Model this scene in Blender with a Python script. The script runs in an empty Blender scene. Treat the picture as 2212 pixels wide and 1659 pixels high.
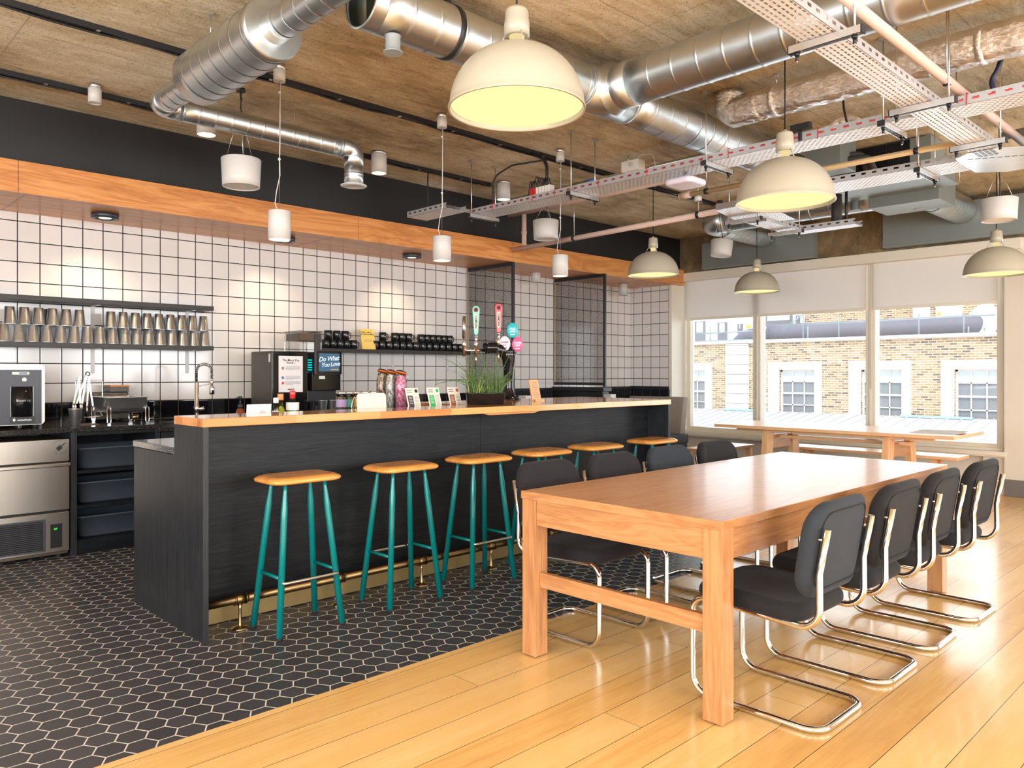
import bpy, math, random
from mathutils import Vector, Matrix, Euler
random.seed(7)
sc = bpy.context.scene
col = sc.collection
PI = math.pi

# ---------------------------------------------------------------- tags and objects
def tag(o, label=None, cat=None, group=None, kind=None):
    if label: o['label'] = label
    if cat: o['category'] = cat
    if group: o['group'] = group
    if kind: o['kind'] = kind
    return o

def thing(name, label, cat, loc=(0, 0, 0), rz=0.0, group=None):
    o = bpy.data.objects.new(name, None)
    o.empty_display_size = 0.05
    col.objects.link(o)
    o.location = loc
    o.rotation_euler = (0, 0, rz)
    return tag(o, label, cat, group)

def copy_tree(o, parent=None):
    c = o.copy()
    col.objects.link(c)
    if parent is not None:
        c.parent = parent
    for ch in [x for x in KIDS.get(o.name, [])]:
        k = copy_tree(ch, c)
        KIDS.setdefault(c.name, []).append(k)
    return c
KIDS = {}

def world_loc(o):
    v = Vector((0, 0, 0))
    while o is not None:
        v = v + o.location
        o = o.parent
    return v

# ---------------------------------------------------------------- mesh builder
def rrect(w, d, r, n=6):
    pts = []
    for cx, cy, a0 in ((w/2-r, d/2-r, 0), (-w/2+r, d/2-r, 90), (-w/2+r, -d/2+r, 180), (w/2-r, -d/2+r, 270)):
        for i in range(n+1):
            a = math.radians(a0 + 90*i/n)
            pts.append((cx+r*math.cos(a), cy+r*math.sin(a)))
    return pts

def fillet(pts, r, n=6):
    pts = [Vector(p) for p in pts]
    out = [pts[0]]
    for i in range(1, len(pts)-1):
        a, b, c = pts[i-1], pts[i], pts[i+1]
        rr = r[i-1] if isinstance(r, (list, tuple)) else r
        u = (a-b).normalized(); w = (c-b).normalized()
        ang = u.angle(w)
        if ang > PI-1e-3 or rr <= 0:
            out.append(b); continue
        t = min(rr/math.tan(ang/2), (a-b).length*0.49, (c-b).length*0.49)
        rr2 = t*math.tan(ang/2)
        cen = b + (u+w).normalized()*(rr2/math.sin(ang/2))
        p0 = b+u*t; p1 = b+w*t
        v0 = p0-cen; v1 = p1-cen
        tot = v0.angle(v1)
        ax = v0.cross(v1).normalized()
        for k in range(n+1):
            out.append(cen + Matrix.Rotation(tot*k/n, 3, ax) @ v0)
    out.append(pts[-1])
    return out

class MB:
    def __init__(s):
        s.v = []; s.f = []; s.sm = []; s.mi = []; s.cur = 0
    def mark(s): return len(s.v)
    def xf(s, m, fn):
        for i in range(m, len(s.v)): s.v[i] = Vector(fn(Vector(s.v[i])))
        return s
    def face(s, idx, smooth=False):
        s.f.append(tuple(idx)); s.sm.append(smooth); s.mi.append(s.cur)
    def mat(s, i): s.cur = i; return s
    def quad(s, a, b, c, d):
        m = s.mark(); s.v += [Vector(a), Vector(b), Vector(c), Vector(d)]
        s.face((m, m+1, m+2, m+3)); return s
    def box(s, x0, x1, y0, y1, z0, z1):
        if x0 > x1: x0, x1 = x1, x0
        if y0 > y1: y0, y1 = y1, y0
        if z0 > z1: z0, z1 = z1, z0
        m = s.mark()
        for z in (z0, z1):
            for x, y in ((x0, y0), (x1, y0), (x1, y1), (x0, y1)): s.v.append(Vector((x, y, z)))
        for f in ((3, 2, 1, 0), (4, 5, 6, 7), (0, 1, 5, 4), (1, 2, 6, 5), (2, 3, 7, 6), (3, 0, 4, 7)):
            s.face([m+i for i in f])
        return s
    def obox(s, c, size, R):
        m = s.mark(); c = Vector(c)
        s.box(-size[0]/2, size[0]/2, -size[1]/2, size[1]/2, -size[2]/2, size[2]/2)
        return s.xf(m, lambda p: c + R @ p)
    def bar(s, a, b, w, h, up=(0, 0, 1)):
        a = Vector(a); b = Vector(b); d = (b-a); L = d.length; d.normalize()
        u = Vector(up); side = d.cross(u)
        if side.length < 1e-4: side = d.cross(Vector((1, 0, 0)))
        side.normalize(); u = side.cross(d)
        R = Matrix((d, side, u)).transposed()
        return s.obox((a+b)/2, (L, w, h), R)
    def prism(s, poly, z0, z1, smooth=False, M=None):
        m = s.mark(); n = len(poly)
        for z in (z0, z1):
            for p in poly: s.v.append(Vector((p[0], p[1], z)))
        s.face([m+i for i in range(n)][::-1]); s.face([m+n+i for i in range(n)])
        for i in range(n):
            j = (i+1) % n
            s.face((m+i, m+j, m+n+j, m+n+i), smooth)
        if M is not None: s.xf(m, lambda p: M @ p)
        return s
    def loft(s, rings, caps=True, closed=False, smooth=True):
        n = len(rings[0]); m = s.mark()
        for r in rings:
            for p in r: s.v.append(Vector(p))
        k = len(rings)
        for a in range(k if closed else k-1):
            b = (a+1) % k
            for i in range(n):
                j = (i+1) % n
                s.face((m+a*n+i, m+a*n+j, m+b*n+j, m+b*n+i), smooth)
        if caps and not closed:
            s.face([m+i for i in range(n)][::-1]); s.face([m+(k-1)*n+i for i in range(n)])
        return s
    def lathe(s, prof, c=(0, 0, 0), M=None, seg=32, caps=True, smooth=True):
        c = Vector(c)
        R = M or Matrix.Identity(3)
        rings = []
        for r, z in prof:
            rr = max(r, 1e-5)
            rings.append([c + R @ Vector((rr*math.cos(2*PI*i/seg), rr*math.sin(2*PI*i/seg), z)) for i in range(seg)])
        return s.loft(rings, caps, False, smooth)
    def cyl(s, p0, p1, r, r2=None, seg=20, caps=True):
        p0 = Vector(p0); p1 = Vector(p1); d = p1-p0
        return s.lathe([(r, 0), (r if r2 is None else r2, d.length)], p0, axis_m(d), seg, caps)
    def sweep(s, path, r, seg=10, caps=True, closed=False):
        path = [Vector(p) for p in path]; n = len(path)
        if isinstance(r, (list, tuple)) and len(r) != n:
            k = len(r)-1
            r = [r[min(int(i*k/(n-1)), k-1)]*(1-(i*k/(n-1)-min(int(i*k/(n-1)), k-1)))+r[min(int(i*k/(n-1)), k-1)+1]*(i*k/(n-1)-min(int(i*k/(n-1)), k-1)) for i in range(n)]
        tang = []
        for i in range(n):
            if closed: t = path[(i+1) % n]-path[i-1]
            else: t = path[min(i+1, n-1)]-path[max(i-1, 0)]
            tang.append(t.normalized() if t.length > 1e-9 else Vector((0, 0, 1)))
        up = Vector((0, 0, 1)) if abs(tang[0].z) < 0.9 else Vector((1, 0, 0))
        nrm = tang[0].cross(up).normalized()
        rings = []
        for i in range(n):
            if i:
                ax = tang[i-1].cross(tang[i])
                if ax.length > 1e-7:
                    nrm = Matrix.Rotation(tang[i-1].angle(tang[i]), 3, ax.normalized()) @ nrm
            bn = tang[i].cross(nrm)
            ri = r[i] if isinstance(r, (list, tuple)) else r
            rings.append([path[i]+(nrm*math.cos(2*PI*k/seg)+bn*math.sin(2*PI*k/seg))*ri for k in range(seg)])
        return s.loft(rings, caps, closed)
    def sphere(s, c, r, seg=16, rings=8, sc3=(1, 1, 1)):
        m = s.mark()
        prof = [(math.sin(PI*i/rings), -math.cos(PI*i/rings)) for i in range(rings+1)]
        s.lathe(prof, (0, 0, 0), None, seg, False)
        c = Vector(c)
        return s.xf(m, lambda p: c + Vector((p.x*r*sc3[0], p.y*r*sc3[1], p.z*r*sc3[2])))
    def cushion(s, w, d, h, cr=0.05, er=0.03, n=6, cn=6):
        """rounded pad centred in x,y from z=0 to h"""
        er = min(er, h/2)
        rings = []
        def ring(ins, z):
            return [Vector((p[0], p[1], z)) for p in rrect(w-2*ins, d-2*ins, max(cr-ins, 0.004), cn)]
        for i in range(n+1):
            a = PI/2*i/n
            rings.append(ring(er*(1-math.sin(a)), er*(1-math.cos(a))))
        for i in range(n+1):
            a = PI/2*i/n
            rings.append(ring(er*(1-math.cos(a)), h-er+er*math.sin(a)))
        return s.loft(rings)
    def build(s, name, mats, parent=None, bevel=0, origin=None, label=None, seg=2, bang=40):
        """world-coordinate vertices; under a parent they become local to it"""
        if not isinstance(mats, (list, tuple)): mats = [mats]
        if parent is not None: off = world_loc(parent)
        elif origin is not None: off = Vector(origin)
        else:
            xs = [p.x for p in s.v]; ys = [p.y for p in s.v]; zs = [p.z for p in s.v]
            off = Vector(((min(xs)+max(xs))/2, (min(ys)+max(ys))/2, min(zs)))
        me = bpy.data.meshes.new(name)
        me.from_pydata([tuple(p-off) for p in s.v], [], s.f)
        me.polygons.foreach_set('use_smooth', s.sm)
        me.polygons.foreach_set('material_index', s.mi)
        for m in mats: me.materials.append(m)
        me.update()
        o = bpy.data.objects.new(name, me)
        col.objects.link(o)
        if parent is not None:
            o.parent = parent
            KIDS.setdefault(parent.name, []).append(o)
        else: o.location = off
        if bevel:
            b = o.modifiers.new('bevel', 'BEVEL'); b.width = bevel; b.segments = seg
            b.limit_method = 'ANGLE'; b.angle_limit = math.radians(bang); b.harden_normals = False
        if label: o['label'] = label
        return o

def axis_m(d):
    d = Vector(d).normalized()
    return d.to_track_quat('Z', 'Y').to_matrix()

def struct(mb, name, mat, bevel=0, parent=None):
    o = mb.build(name, mat, parent, bevel=bevel, origin=None if parent is not None else (0, 0, 0))
    if parent is None: o['kind'] = 'structure'
    return o

def text(parent, s, mat, size, M, name='lettering', depth=0.0004, align='CENTER', shear=0.0, bold=0.0, space=1.0):
    """lettering as a mesh; M places text space (x right, y up, z out) in the world"""
    cu = bpy.data.curves.new(name, 'FONT')
    cu.body = s; cu.size = size; cu.extrude = depth; cu.align_x = align; cu.align_y = 'CENTER'
    cu.shear = shear; cu.offset = bold; cu.resolution_u = 3; cu.space_character = space
    tmp = bpy.data.objects.new(name, cu)
    col.objects.link(tmp)
    dg = bpy.context.evaluated_depsgraph_get(); dg.update()
    me = bpy.data.meshes.new_from_object(tmp.evaluated_get(dg))
    bpy.data.objects.remove(tmp)
    off = world_loc(parent)
    me.transform(Matrix.Translation(-off) @ M)
    me.materials.clear(); me.materials.append(mat)
    o = bpy.data.objects.new(name, me)
    col.objects.link(o); o.parent = parent
    KIDS.setdefault(parent.name, []).append(o)
    return o

def frame_m(o, right, up):
    r = Vector(right).normalized(); u = Vector(up).normalized(); z = r.cross(u).normalized()
    u = z.cross(r)
    m = Matrix((r, u, z)).transposed().to_4x4()
    m.translation = Vector(o)
    return m

ORD = ['first', 'second', 'third', 'fourth', 'fifth', 'sixth', 'seventh', 'eighth', 'ninth', 'tenth', 'eleventh',
       'twelfth', 'thirteenth', 'fourteenth', 'fifteenth', 'sixteenth', 'seventeenth', 'eighteenth', 'nineteenth', 'twentieth']

# ---------------------------------------------------------------- material helpers
class NT:
    def __init__(s, name):
        s.m = bpy.data.materials.new(name); s.m.use_nodes = True
        s.t = s.m.node_tree; s.t.nodes.clear()
        s.out = s.t.nodes.new('ShaderNodeOutputMaterial')
    def n(s, typ, **kw):
        nd = s.t.nodes.new('ShaderNode'+typ)
        for k, v in kw.items():
            if k in nd.inputs: s.put(nd.inputs[k], v)
            else: setattr(nd, k, v)
        return nd
    def put(s, sock, v):
        if hasattr(v, 'is_output') or isinstance(v, bpy.types.NodeSocket): s.t.links.new(v, sock)
        elif isinstance(v, (tuple, list)) and len(v) == 3 and sock.type == 'RGBA': sock.default_value = (*v, 1)
        else: sock.default_value = v
    def math(s, op, a, b=None, c=None):
        nd = s.t.nodes.new('ShaderNodeMath'); nd.operation = op
        s.put(nd.inputs[0], a)
        if b is not None: s.put(nd.inputs[1], b)
        if c is not None: s.put(nd.inputs[2], c)
        return nd.outputs[0]
    def coords(s, kind='Object'):
        return s.n('TexCoord').outputs[kind]
    def xyz(s, v=None):
        nd = s.t.nodes.new('ShaderNodeSeparateXYZ')
        s.put(nd.inputs[0], v if v is not None else s.coords())
        return nd.outputs[0], nd.outputs[1], nd.outputs[2]
    def vec(s, x, y, z):
        nd = s.t.nodes.new('ShaderNodeCombineXYZ')
        for i, a in enumerate((x, y, z)): s.put(nd.inputs[i], a)
        return nd.outputs[0]
    def scale(s, v, k):
        nd = s.t.nodes.new('ShaderNodeMapping'); s.put(nd.inputs[0], v); nd.inputs['Scale'].default_value = k
        return nd.outputs[0]
    def noise(s, v, sc_, detail=4, rough=0.55, dist=0.0):
        nd = s.n('TexNoise', Scale=sc_, Detail=detail, Roughness=rough, Distortion=dist); s.put(nd.inputs['Vector'], v)
        return nd.outputs[0]
    def ramp(s, f, stops, interp='LINEAR'):
        nd = s.t.nodes.new('ShaderNodeValToRGB'); cr = nd.color_ramp; cr.interpolation = interp
        while len(cr.elements) < len(stops): cr.elements.new(0.5)
        for e, (p, c) in zip(cr.elements, stops):
            e.position = p; e.color = (*c, 1) if len(c) == 3 else c
        s.put(nd.inputs[0], f)
        return nd.outputs[0]
    def mix(s, f, a, b, blend='MIX'):
        nd = s.t.nodes.new('ShaderNodeMix'); nd.data_type = 'RGBA'; nd.blend_type = blend
        s.put(nd.inputs[0], f); s.put(nd.inputs[6], a); s.put(nd.inputs[7], b)
        return nd.outputs[2]
    def bump(s, h, st=0.2, d=0.01):
        nd = s.n('Bump', Strength=st, Distance=d); s.put(nd.inputs['Height'], h)
        return nd.outputs[0]
    def bsdf(s, **kw):
        p = s.t.nodes.new('ShaderNodeBsdfPrincipled')
        for k, v in kw.items(): s.put(p.inputs[k.replace('_', ' ')], v)
        return p
    def done(s, sh):
        s.t.links.new(sh.outputs[0] if hasattr(sh, 'outputs') else sh, s.out.inputs[0]); return s.m

def plain(name, c, rough=0.5, metal=0.0, coat=0.0, var=0.0, spec=0.5):
    t = NT(name)
    colr = c
    if var:
        f = t.noise(t.coords(), 9, 5)
        colr = t.mix(f, tuple(max(0, a*(1-var)) for a in c), tuple(min(1, a*(1+var)) for a in c))
    p = t.bsdf(Base_Color=colr, Roughness=rough, Metallic=metal)
    p.inputs['Coat Weight'].default_value = coat; p.inputs['Coat Roughness'].default_value = 0.08
    p.inputs['Specular IOR Level'].default_value = spec
    return t.done(p)

def emit(name, c, st):
    t = NT(name)
    return t.done(t.n('Emission', Color=c, Strength=st))

def lin(r, g, b):
    f = lambda v: (v/255/12.92) if v/255 <= 0.04045 else ((v/255+0.055)/1.055)**2.4
    return (f(r), f(g), f(b))
# ================================================================ materials
M = {}
def speck(name, a, b):
    t = NT(name)
    f = t.noise(t.scale(t.coords(), (75, 75, 40)), 1.0, 3, 0.7, 1.0)
    return t.done(t.bsdf(Base_Color=t.ramp(f, [(0.42, a), (0.58, b)]), Roughness=0.6))
def wood(name, a, b, c, grain=(1.0, 14, 14), rough=0.35, coat=0.0, fine=60, contrast=1.0, bump=0.05, spec=0.5):
    """grain runs along the axis whose scale is smallest"""
    t = NT(name)
    v = t.scale(t.coords(), grain)
    n1 = t.noise(v, 1.6, 4, 0.6, 0.9)
    w = t.math('FRACT', t.math('MULTIPLY', n1, 5.0))
    w = t.math('ABSOLUTE', t.math('SUBTRACT', w, 0.5))
    n2 = t.noise(t.scale(t.coords(), tuple(g*fine/14 for g in grain)), 1.0, 3, 0.6)
    f = t.math('ADD', t.math('MULTIPLY', w, 0.9*contrast), t.math('MULTIPLY', n2, 0.55))
    cl = t.ramp(f, [(0.12, a), (0.45, b), (0.85, c)])
    p = t.bsdf(Base_Color=cl, Roughness=rough, Normal=t.bump(n2, bump, 0.004))
    p.inputs['Coat Weight'].default_value = coat; p.inputs['Coat Roughness'].default_value = 0.1
    p.inputs['Specular IOR Level'].default_value = spec
    return t.done(p)

# concrete ceiling: board-marked, brown with pale worn patches
def concrete(name, dark, mid, pale, sx=(1, 1, 1), rough=0.85):
    t = NT(name)
    co = t.coords()
    big = t.noise(t.scale(co, (0.55, 0.8, 0.8)), 1.3, 5, 0.62, 0.6)
    board = t.noise(t.scale(co, (1.7*sx[0], 7*sx[1], 5*sx[2])), 1.8, 7, 0.72, 0.9)
    fine = t.noise(co, 38, 5, 0.7)
    f = t.math('ADD', t.math('MULTIPLY', big, 0.62), t.math('ADD', t.math('MULTIPLY', board, 0.36), t.math('MULTIPLY', fine, 0.16)))
    cl = t.ramp(f, [(0.44, dark), (0.57, mid), (0.68, pale)])
    pit = t.noise(co, 120, 2, 0.5)
    cl = t.mix(t.ramp(pit, [(0.30, (1, 1, 1)), (0.36, (0, 0, 0))]), cl, tuple(a*0.4 for a in dark))
    x, y, z = t.xyz(co)
    # formwork panel joints
    jx = t.math('ABSOLUTE', t.math('SUBTRACT', t.math('FRACT', t.math('MULTIPLY', t.math('ADD', x, 0.2), 1/2.44)), 0.5))
    jy = t.math('ABSOLUTE', t.math('SUBTRACT', t.math('FRACT', t.math('MULTIPLY', t.math('ADD', y, 0.55), 1/1.22)), 0.5))
    j = t.math('MAXIMUM', t.math('LESS_THAN', jx, 0.0018), t.math('LESS_THAN', jy, 0.0036))
    cl = t.mix(t.math('MULTIPLY', j, t.math('MULTIPLY', big, 0.6)), cl, tuple(a*0.6 for a in dark))
    h = t.math('ADD', t.math('MULTIPLY', board, 0.6), t.math('MULTIPLY', fine, 0.5))
    p = t.bsdf(Base_Color=cl, Roughness=rough, Normal=t.bump(h, 0.45, 0.02))
    return t.done(p)
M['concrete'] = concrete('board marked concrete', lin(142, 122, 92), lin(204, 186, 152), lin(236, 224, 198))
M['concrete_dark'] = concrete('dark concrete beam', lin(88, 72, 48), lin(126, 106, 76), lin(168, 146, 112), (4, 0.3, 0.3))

# tiles
def tiles(name, tile, grout, p, x0, z0, pz, axis, gw, rough=0.12, var=0.04, coat=0.0):
    t = NT(name)
    x, y, z = t.xyz()
    a = x if axis == 'x' else y
    fx = t.math('MULTIPLY', t.math('SUBTRACT', a, x0-50*p), 1/p)
    fz = t.math('MULTIPLY', t.math('SUBTRACT', z, z0-50*pz), 1/pz)
    ex = t.math('ABSOLUTE', t.math('SUBTRACT', t.math('FRACT', t.math('ADD', fx, 0.5)), 0.5))
    ez = t.math('ABSOLUTE', t.math('SUBTRACT', t.math('FRACT', t.math('ADD', fz, 0.5)), 0.5))
    g = t.math('MAXIMUM', t.math('LESS_THAN', ex, gw/2/p), t.math('LESS_THAN', ez, gw/2/pz))
    wn = t.n('TexWhiteNoise', noise_dimensions='2D')
    t.put(wn.inputs['Vector'], t.vec(t.math('FLOOR', fx), t.math('FLOOR', fz), 0.0))
    tv = t.mix(wn.outputs[0], tuple(c*(1-var) for c in tile), tuple(min(1, c*(1+var)) for c in tile))
    cl = t.mix(g, tv, grout)
    wob = t.noise(t.coords(), 7, 2, 0.5)
    pil = t.math('MINIMUM', t.math('MINIMUM', ex, ez), 0.06)
    h = t.math('ADD', t.math('MULTIPLY', pil, 8.0), t.math('MULTIPLY', wob, 0.5))
    ro = t.math('ADD', t.math('MULTIPLY', g, 0.7), rough)
    p_ = t.bsdf(Base_Color=cl, Roughness=ro, Normal=t.bump(h, 0.12, 0.004))
    p_.inputs['Coat Weight'].default_value = coat
    return t.done(p_)
TW = lin(222, 217, 214)
M['tile_back'] = tiles('white square wall tile', TW, (0.005, 0.0045, 0.004), 0.151, 1.405, 1.052, 0.1557, 'x', 0.0075)
M['tile_return'] = tiles('white square wall tile on return', TW, (0.005, 0.0045, 0.004), 0.1505, 6.222, 1.052, 0.1557, 'y', 0.0075)
M['tile_black'] = tiles('black glazed wall tile', (0.006, 0.006, 0.008), lin(82, 66, 50), 0.151, 1.405, 1.052, 0.1557, 'x', 0.005, 0.06)
M['tile_black_y'] = tiles('black wall tile on return', (0.010, 0.012, 0.020), lin(86, 80, 74), 0.1505, 6.222, 1.06, 0.1557, 'y', 0.005, 0.2)

def hexfloor():
    t = NT('black hexagon floor tile')
    x, y, z = t.xyz()
    hgt = 0.0985; cw = hgt*math.sqrt(3)
    px = t.math('SUBTRACT', x, 1.454-30*cw); py = t.math('SUBTRACT', y, 3.5945-60*hgt)
    def cell(ox, oy):
        qx = t.math('DIVIDE', t.math('ADD', px, ox), cw); qy = t.math('DIVIDE', t.math('ADD', py, oy), hgt)
        qx = t.math('ADD', qx, 0.5); qy = t.math('ADD', qy, 0.5)
        fx = t.math('MULTIPLY', t.math('SUBTRACT', t.math('FRACT', qx), 0.5), cw)
        fy = t.math('MULTIPLY', t.math('SUBTRACT', t.math('FRACT', qy), 0.5), hgt)
        ax = t.math('ABSOLUTE', fx); ay = t.math('ABSOLUTE', fy)
        d = t.math('MAXIMUM', ay, t.math('ADD', t.math('MULTIPLY', ax, 0.8660254), t.math('MULTIPLY', ay, 0.5)))
        return d, t.math('FLOOR', qx), t.math('FLOOR', qy)
    d1, i1, j1 = cell(0, 0); d2, i2, j2 = cell(cw/2, hgt/2)
    d = t.math('MINIMUM', d1, d2)
    sel = t.math('LESS_THAN', d2, d1)
    g = t.math('GREATER_THAN', d, hgt/2-0.0026)
    ii = t.math('ADD', t.math('MULTIPLY', i1, t.math('SUBTRACT', 1.0, sel)), t.math('MULTIPLY', t.math('ADD', i2, 500.5), sel))
    jj = t.math('ADD', t.math('MULTIPLY', j1, t.math('SUBTRACT', 1.0, sel)), t.math('MULTIPLY', t.math('ADD', j2, 500.5), sel))
    wn = t.n('TexWhiteNoise', noise_dimensions='2D'); t.put(wn.inputs['Vector'], t.vec(ii, jj, 0.0))
    dirt = t.noise(t.coords(), 5, 5, 0.65)
    a = t.mix(wn.outputs[0], lin(50, 52, 60), lin(64, 65, 74))
    a = t.mix(t.math('MULTIPLY', dirt, 0.5), a, lin(80, 76, 76))
    cl = t.mix(g, a, t.mix(dirt, lin(190, 184, 174), lin(232, 228, 220)))
    ro = t.math('ADD', t.math('MULTIPLY', g, 0.4), t.math('ADD', 0.27, t.math('MULTIPLY', dirt, 0.16)))
    h = t.math('MINIMUM', t.math('SUBTRACT', hgt/2, d), 0.004)
    return t.done(t.bsdf(Base_Color=cl, Roughness=ro, Normal=t.bump(t.math('MULTIPLY', h, 200.0), 0.25, 0.002)))
M['hex'] = hexfloor()

def plankfloor():
    t = NT('varnished maple floorboards')
    x, y, z = t.xyz()
    pw = 0.1725
    fy = t.math('MULTIPLY', t.math('SUBTRACT', y, 2.375-60*pw), 1/pw)
    iy = t.math('FLOOR', fy)
    wn = t.n('TexWhiteNoise', noise_dimensions='1D'); t.put(wn.inputs['W'], iy)
    off = wn.outputs[0]
    fx = t.math('ADD', t.math('MULTIPLY', t.math('ADD', x, 40.0), 1/2.9), t.math('MULTIPLY', off, 7.0))
    ix = t.math('FLOOR', fx)
    ey = t.math('ABSOLUTE', t.math('SUBTRACT', t.math('FRACT', t.math('ADD', fy, 0.5)), 0.5))
    ex = t.math('ABSOLUTE', t.math('SUBTRACT', t.math('FRACT', t.math('ADD', fx, 0.5)), 0.5))
    g = t.math('MAXIMUM', t.math('LESS_THAN', ey, 0.0024/2/pw), t.math('LESS_THAN', ex, 0.0018/2/2.9))
    w2 = t.n('TexWhiteNoise', noise_dimensions='2D'); t.put(w2.inputs['Vector'], t.vec(ix, iy, 0.0))
    v = t.vec(t.math('MULTIPLY', x, 0.8), t.math('MULTIPLY', y, 9.0), t.math('MULTIPLY', w2.outputs[0], 30.0))
    n1 = t.noise(v, 1.5, 5, 0.6, 0.6)
    n2 = t.noise(t.scale(t.coords(), (4, 60, 4)), 1.0, 3)
    f = t.math('ADD', t.math('MULTIPLY', n1, 0.6), t.math('ADD', t.math('MULTIPLY', n2, 0.25), t.math('MULTIPLY', w2.outputs[0], 0.24)))
    cl = t.ramp(f, [(0.25, lin(208, 154, 88)), (0.5, lin(232, 186, 116)), (0.85, lin(242, 206, 146))])
    scr = t.noise(t.scale(t.coords(), (30, 30, 30)), 1.2, 6, 0.75, 1.5)
    cl = t.mix(t.ramp(scr, [(0.66, (0, 0, 0)), (0.75, (0.55, 0.55, 0.55))]), cl, lin(120, 74, 34))
    cl = t.mix(g, cl, lin(40, 26, 14))
    wear = t.noise(t.coords(), 2.3, 4, 0.6)
    ro = t.math('ADD', 0.16, t.math('MULTIPLY', wear, 0.18))
    wob = t.noise(t.scale(t.coords(), (1.2, 8, 1)), 1.2, 2)
    h = t.math('ADD', t.math('MULTIPLY', t.math('MINIMUM', ey, 0.02), 12.0), t.math('ADD', t.math('MULTIPLY', wob, 0.7), t.math('MULTIPLY', n2, 0.12)))
    p = t.bsdf(Base_Color=cl, Roughness=ro, Normal=t.bump(h, 0.10, 0.004))
    p.inputs['Coat Weight'].default_value = 0.25; p.inputs['Coat Roughness'].default_value = 0.12
    return t.done(p)
M['planks'] = plankfloor()

M['soffit'] = wood('cherry veneer', lin(176, 106, 52), lin(206, 136, 74), lin(224, 158, 94), (0.55, 5, 5), 0.38, 0.1, 40, 1.0, 0.02)
M['oak'] = wood('oiled oak', lin(164, 110, 70), lin(192, 139, 92), lin(208, 158, 112), (0.9, 10, 10), 0.30, 0.15, 70, 0.75)
M['oak_y'] = wood('oiled oak along y', lin(164, 110, 70), lin(192, 139, 92), lin(208, 158, 112), (10, 0.9, 10), 0.30, 0.15, 70, 0.75)
M['oak_z'] = wood('oiled oak upright', lin(164, 110, 70), lin(192, 139, 92), lin(208, 158, 112), (10, 10, 0.9), 0.32, 0.1, 70, 0.75)
M['pine'] = wood('pale larch', lin(224, 170, 122), lin(234, 188, 142), lin(242, 204, 162), (8, 0.9, 8), 0.35, 0.15, 60, 0.8)
M['pine_z'] = wood('pale larch upright', lin(222, 166, 114), lin(232, 184, 134), lin(242, 200, 156), (9, 9, 0.9), 0.4, 0.0, 60, 0.8)
M['beech'] = wood('orange beech', lin(206, 130, 54), lin(228, 158, 78), lin(238, 178, 104), (1.2, 11, 11), 0.24, 0.4, 60, 0.8, 0.02)
M['blackwood'] = wood('black stained ash', (0.004, 0.005, 0.006), (0.008, 0.0095, 0.0115), (0.015, 0.017, 0.021), (1.2, 16, 16), 0.42, 0.0, 60, 1.0, 0.25, 0.26)
M['blackwood_z'] = wood('black stained ash upright', (0.010, 0.011, 0.014), (0.017, 0.019, 0.023), (0.026, 0.029, 0.034), (16, 16, 1.0), 0.42, 0.0, 60, 1.0, 0.2, 0.4)
M['shelf_black'] = wood('black stained shelf', (0.012, 0.010, 0.009), (0.02, 0.017, 0.015), (0.034, 0.029, 0.026), (1.2, 14, 14), 0.45)

def staves():
    """block-board of timber staves running along x"""
    t = NT('glued timber staves')
    x, y, z = t.xyz()
    fy = t.math('MULTIPLY', t.math('ADD', y, 20.0), 1/0.045); iy = t.math('FLOOR', fy)
    wn = t.n('TexWhiteNoise', noise_dimensions='1D'); t.put(wn.inputs['W'], iy)
    fx = t.math('ADD', t.math('MULTIPLY', t.math('ADD', x, 20.0), 1/0.52), t.math('MULTIPLY', wn.outputs[0], 9.0)); ix = t.math('FLOOR', fx)
    w2 = t.n('TexWhiteNoise', noise_dimensions='2D'); t.put(w2.inputs['Vector'], t.vec(ix, iy, 0.0))
    n1 = t.noise(t.vec(t.math('MULTIPLY', x, 1.2), t.math('MULTIPLY', y, 18.0), t.math('ADD', t.math('MULTIPLY', z, 18.0), t.math('MULTIPLY', w2.outputs[0], 20.0))), 1.6, 4, 0.6, 0.8)
    f = t.math('ADD', t.math('MULTIPLY', w2.outputs[0], 0.62), t.math('MULTIPLY', n1, 0.4))
    cl = t.ramp(f, [(0.16, lin(176, 104, 60)), (0.45, lin(214, 142, 84)), (0.8, lin(232, 170, 106))])
    p = t.bsdf(Base_Color=cl, Roughness=0.14)
    p.inputs['Coat Weight'].default_value = 0.6; p.inputs['Coat Roughness'].default_value = 0.06
    return t.done(p)
M['staves'] = staves()

def granite(name, a, b, rough=0.15):
    t = NT(name)
    n1 = t.noise(t.coords(), 160, 3, 0.7); n2 = t.noise(t.coords(), 420, 2, 0.6)
    f = t.math('ADD', t.math('MULTIPLY', n1, 0.6), t.math('MULTIPLY', n2, 0.4))
    return t.done(t.bsdf(Base_Color=t.ramp(f, [(0.46, a), (0.56, b), (0.68, tuple(min(1, c*3.2) for c in b))]), Roughness=rough))
M['granite'] = granite('black granite', (0.008, 0.007, 0.007), (0.055, 0.05, 0.047), 0.10)
M['granite_grey'] = granite('grey speckled granite', (0.03, 0.03, 0.035), (0.16, 0.16, 0.17), 0.12)

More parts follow.
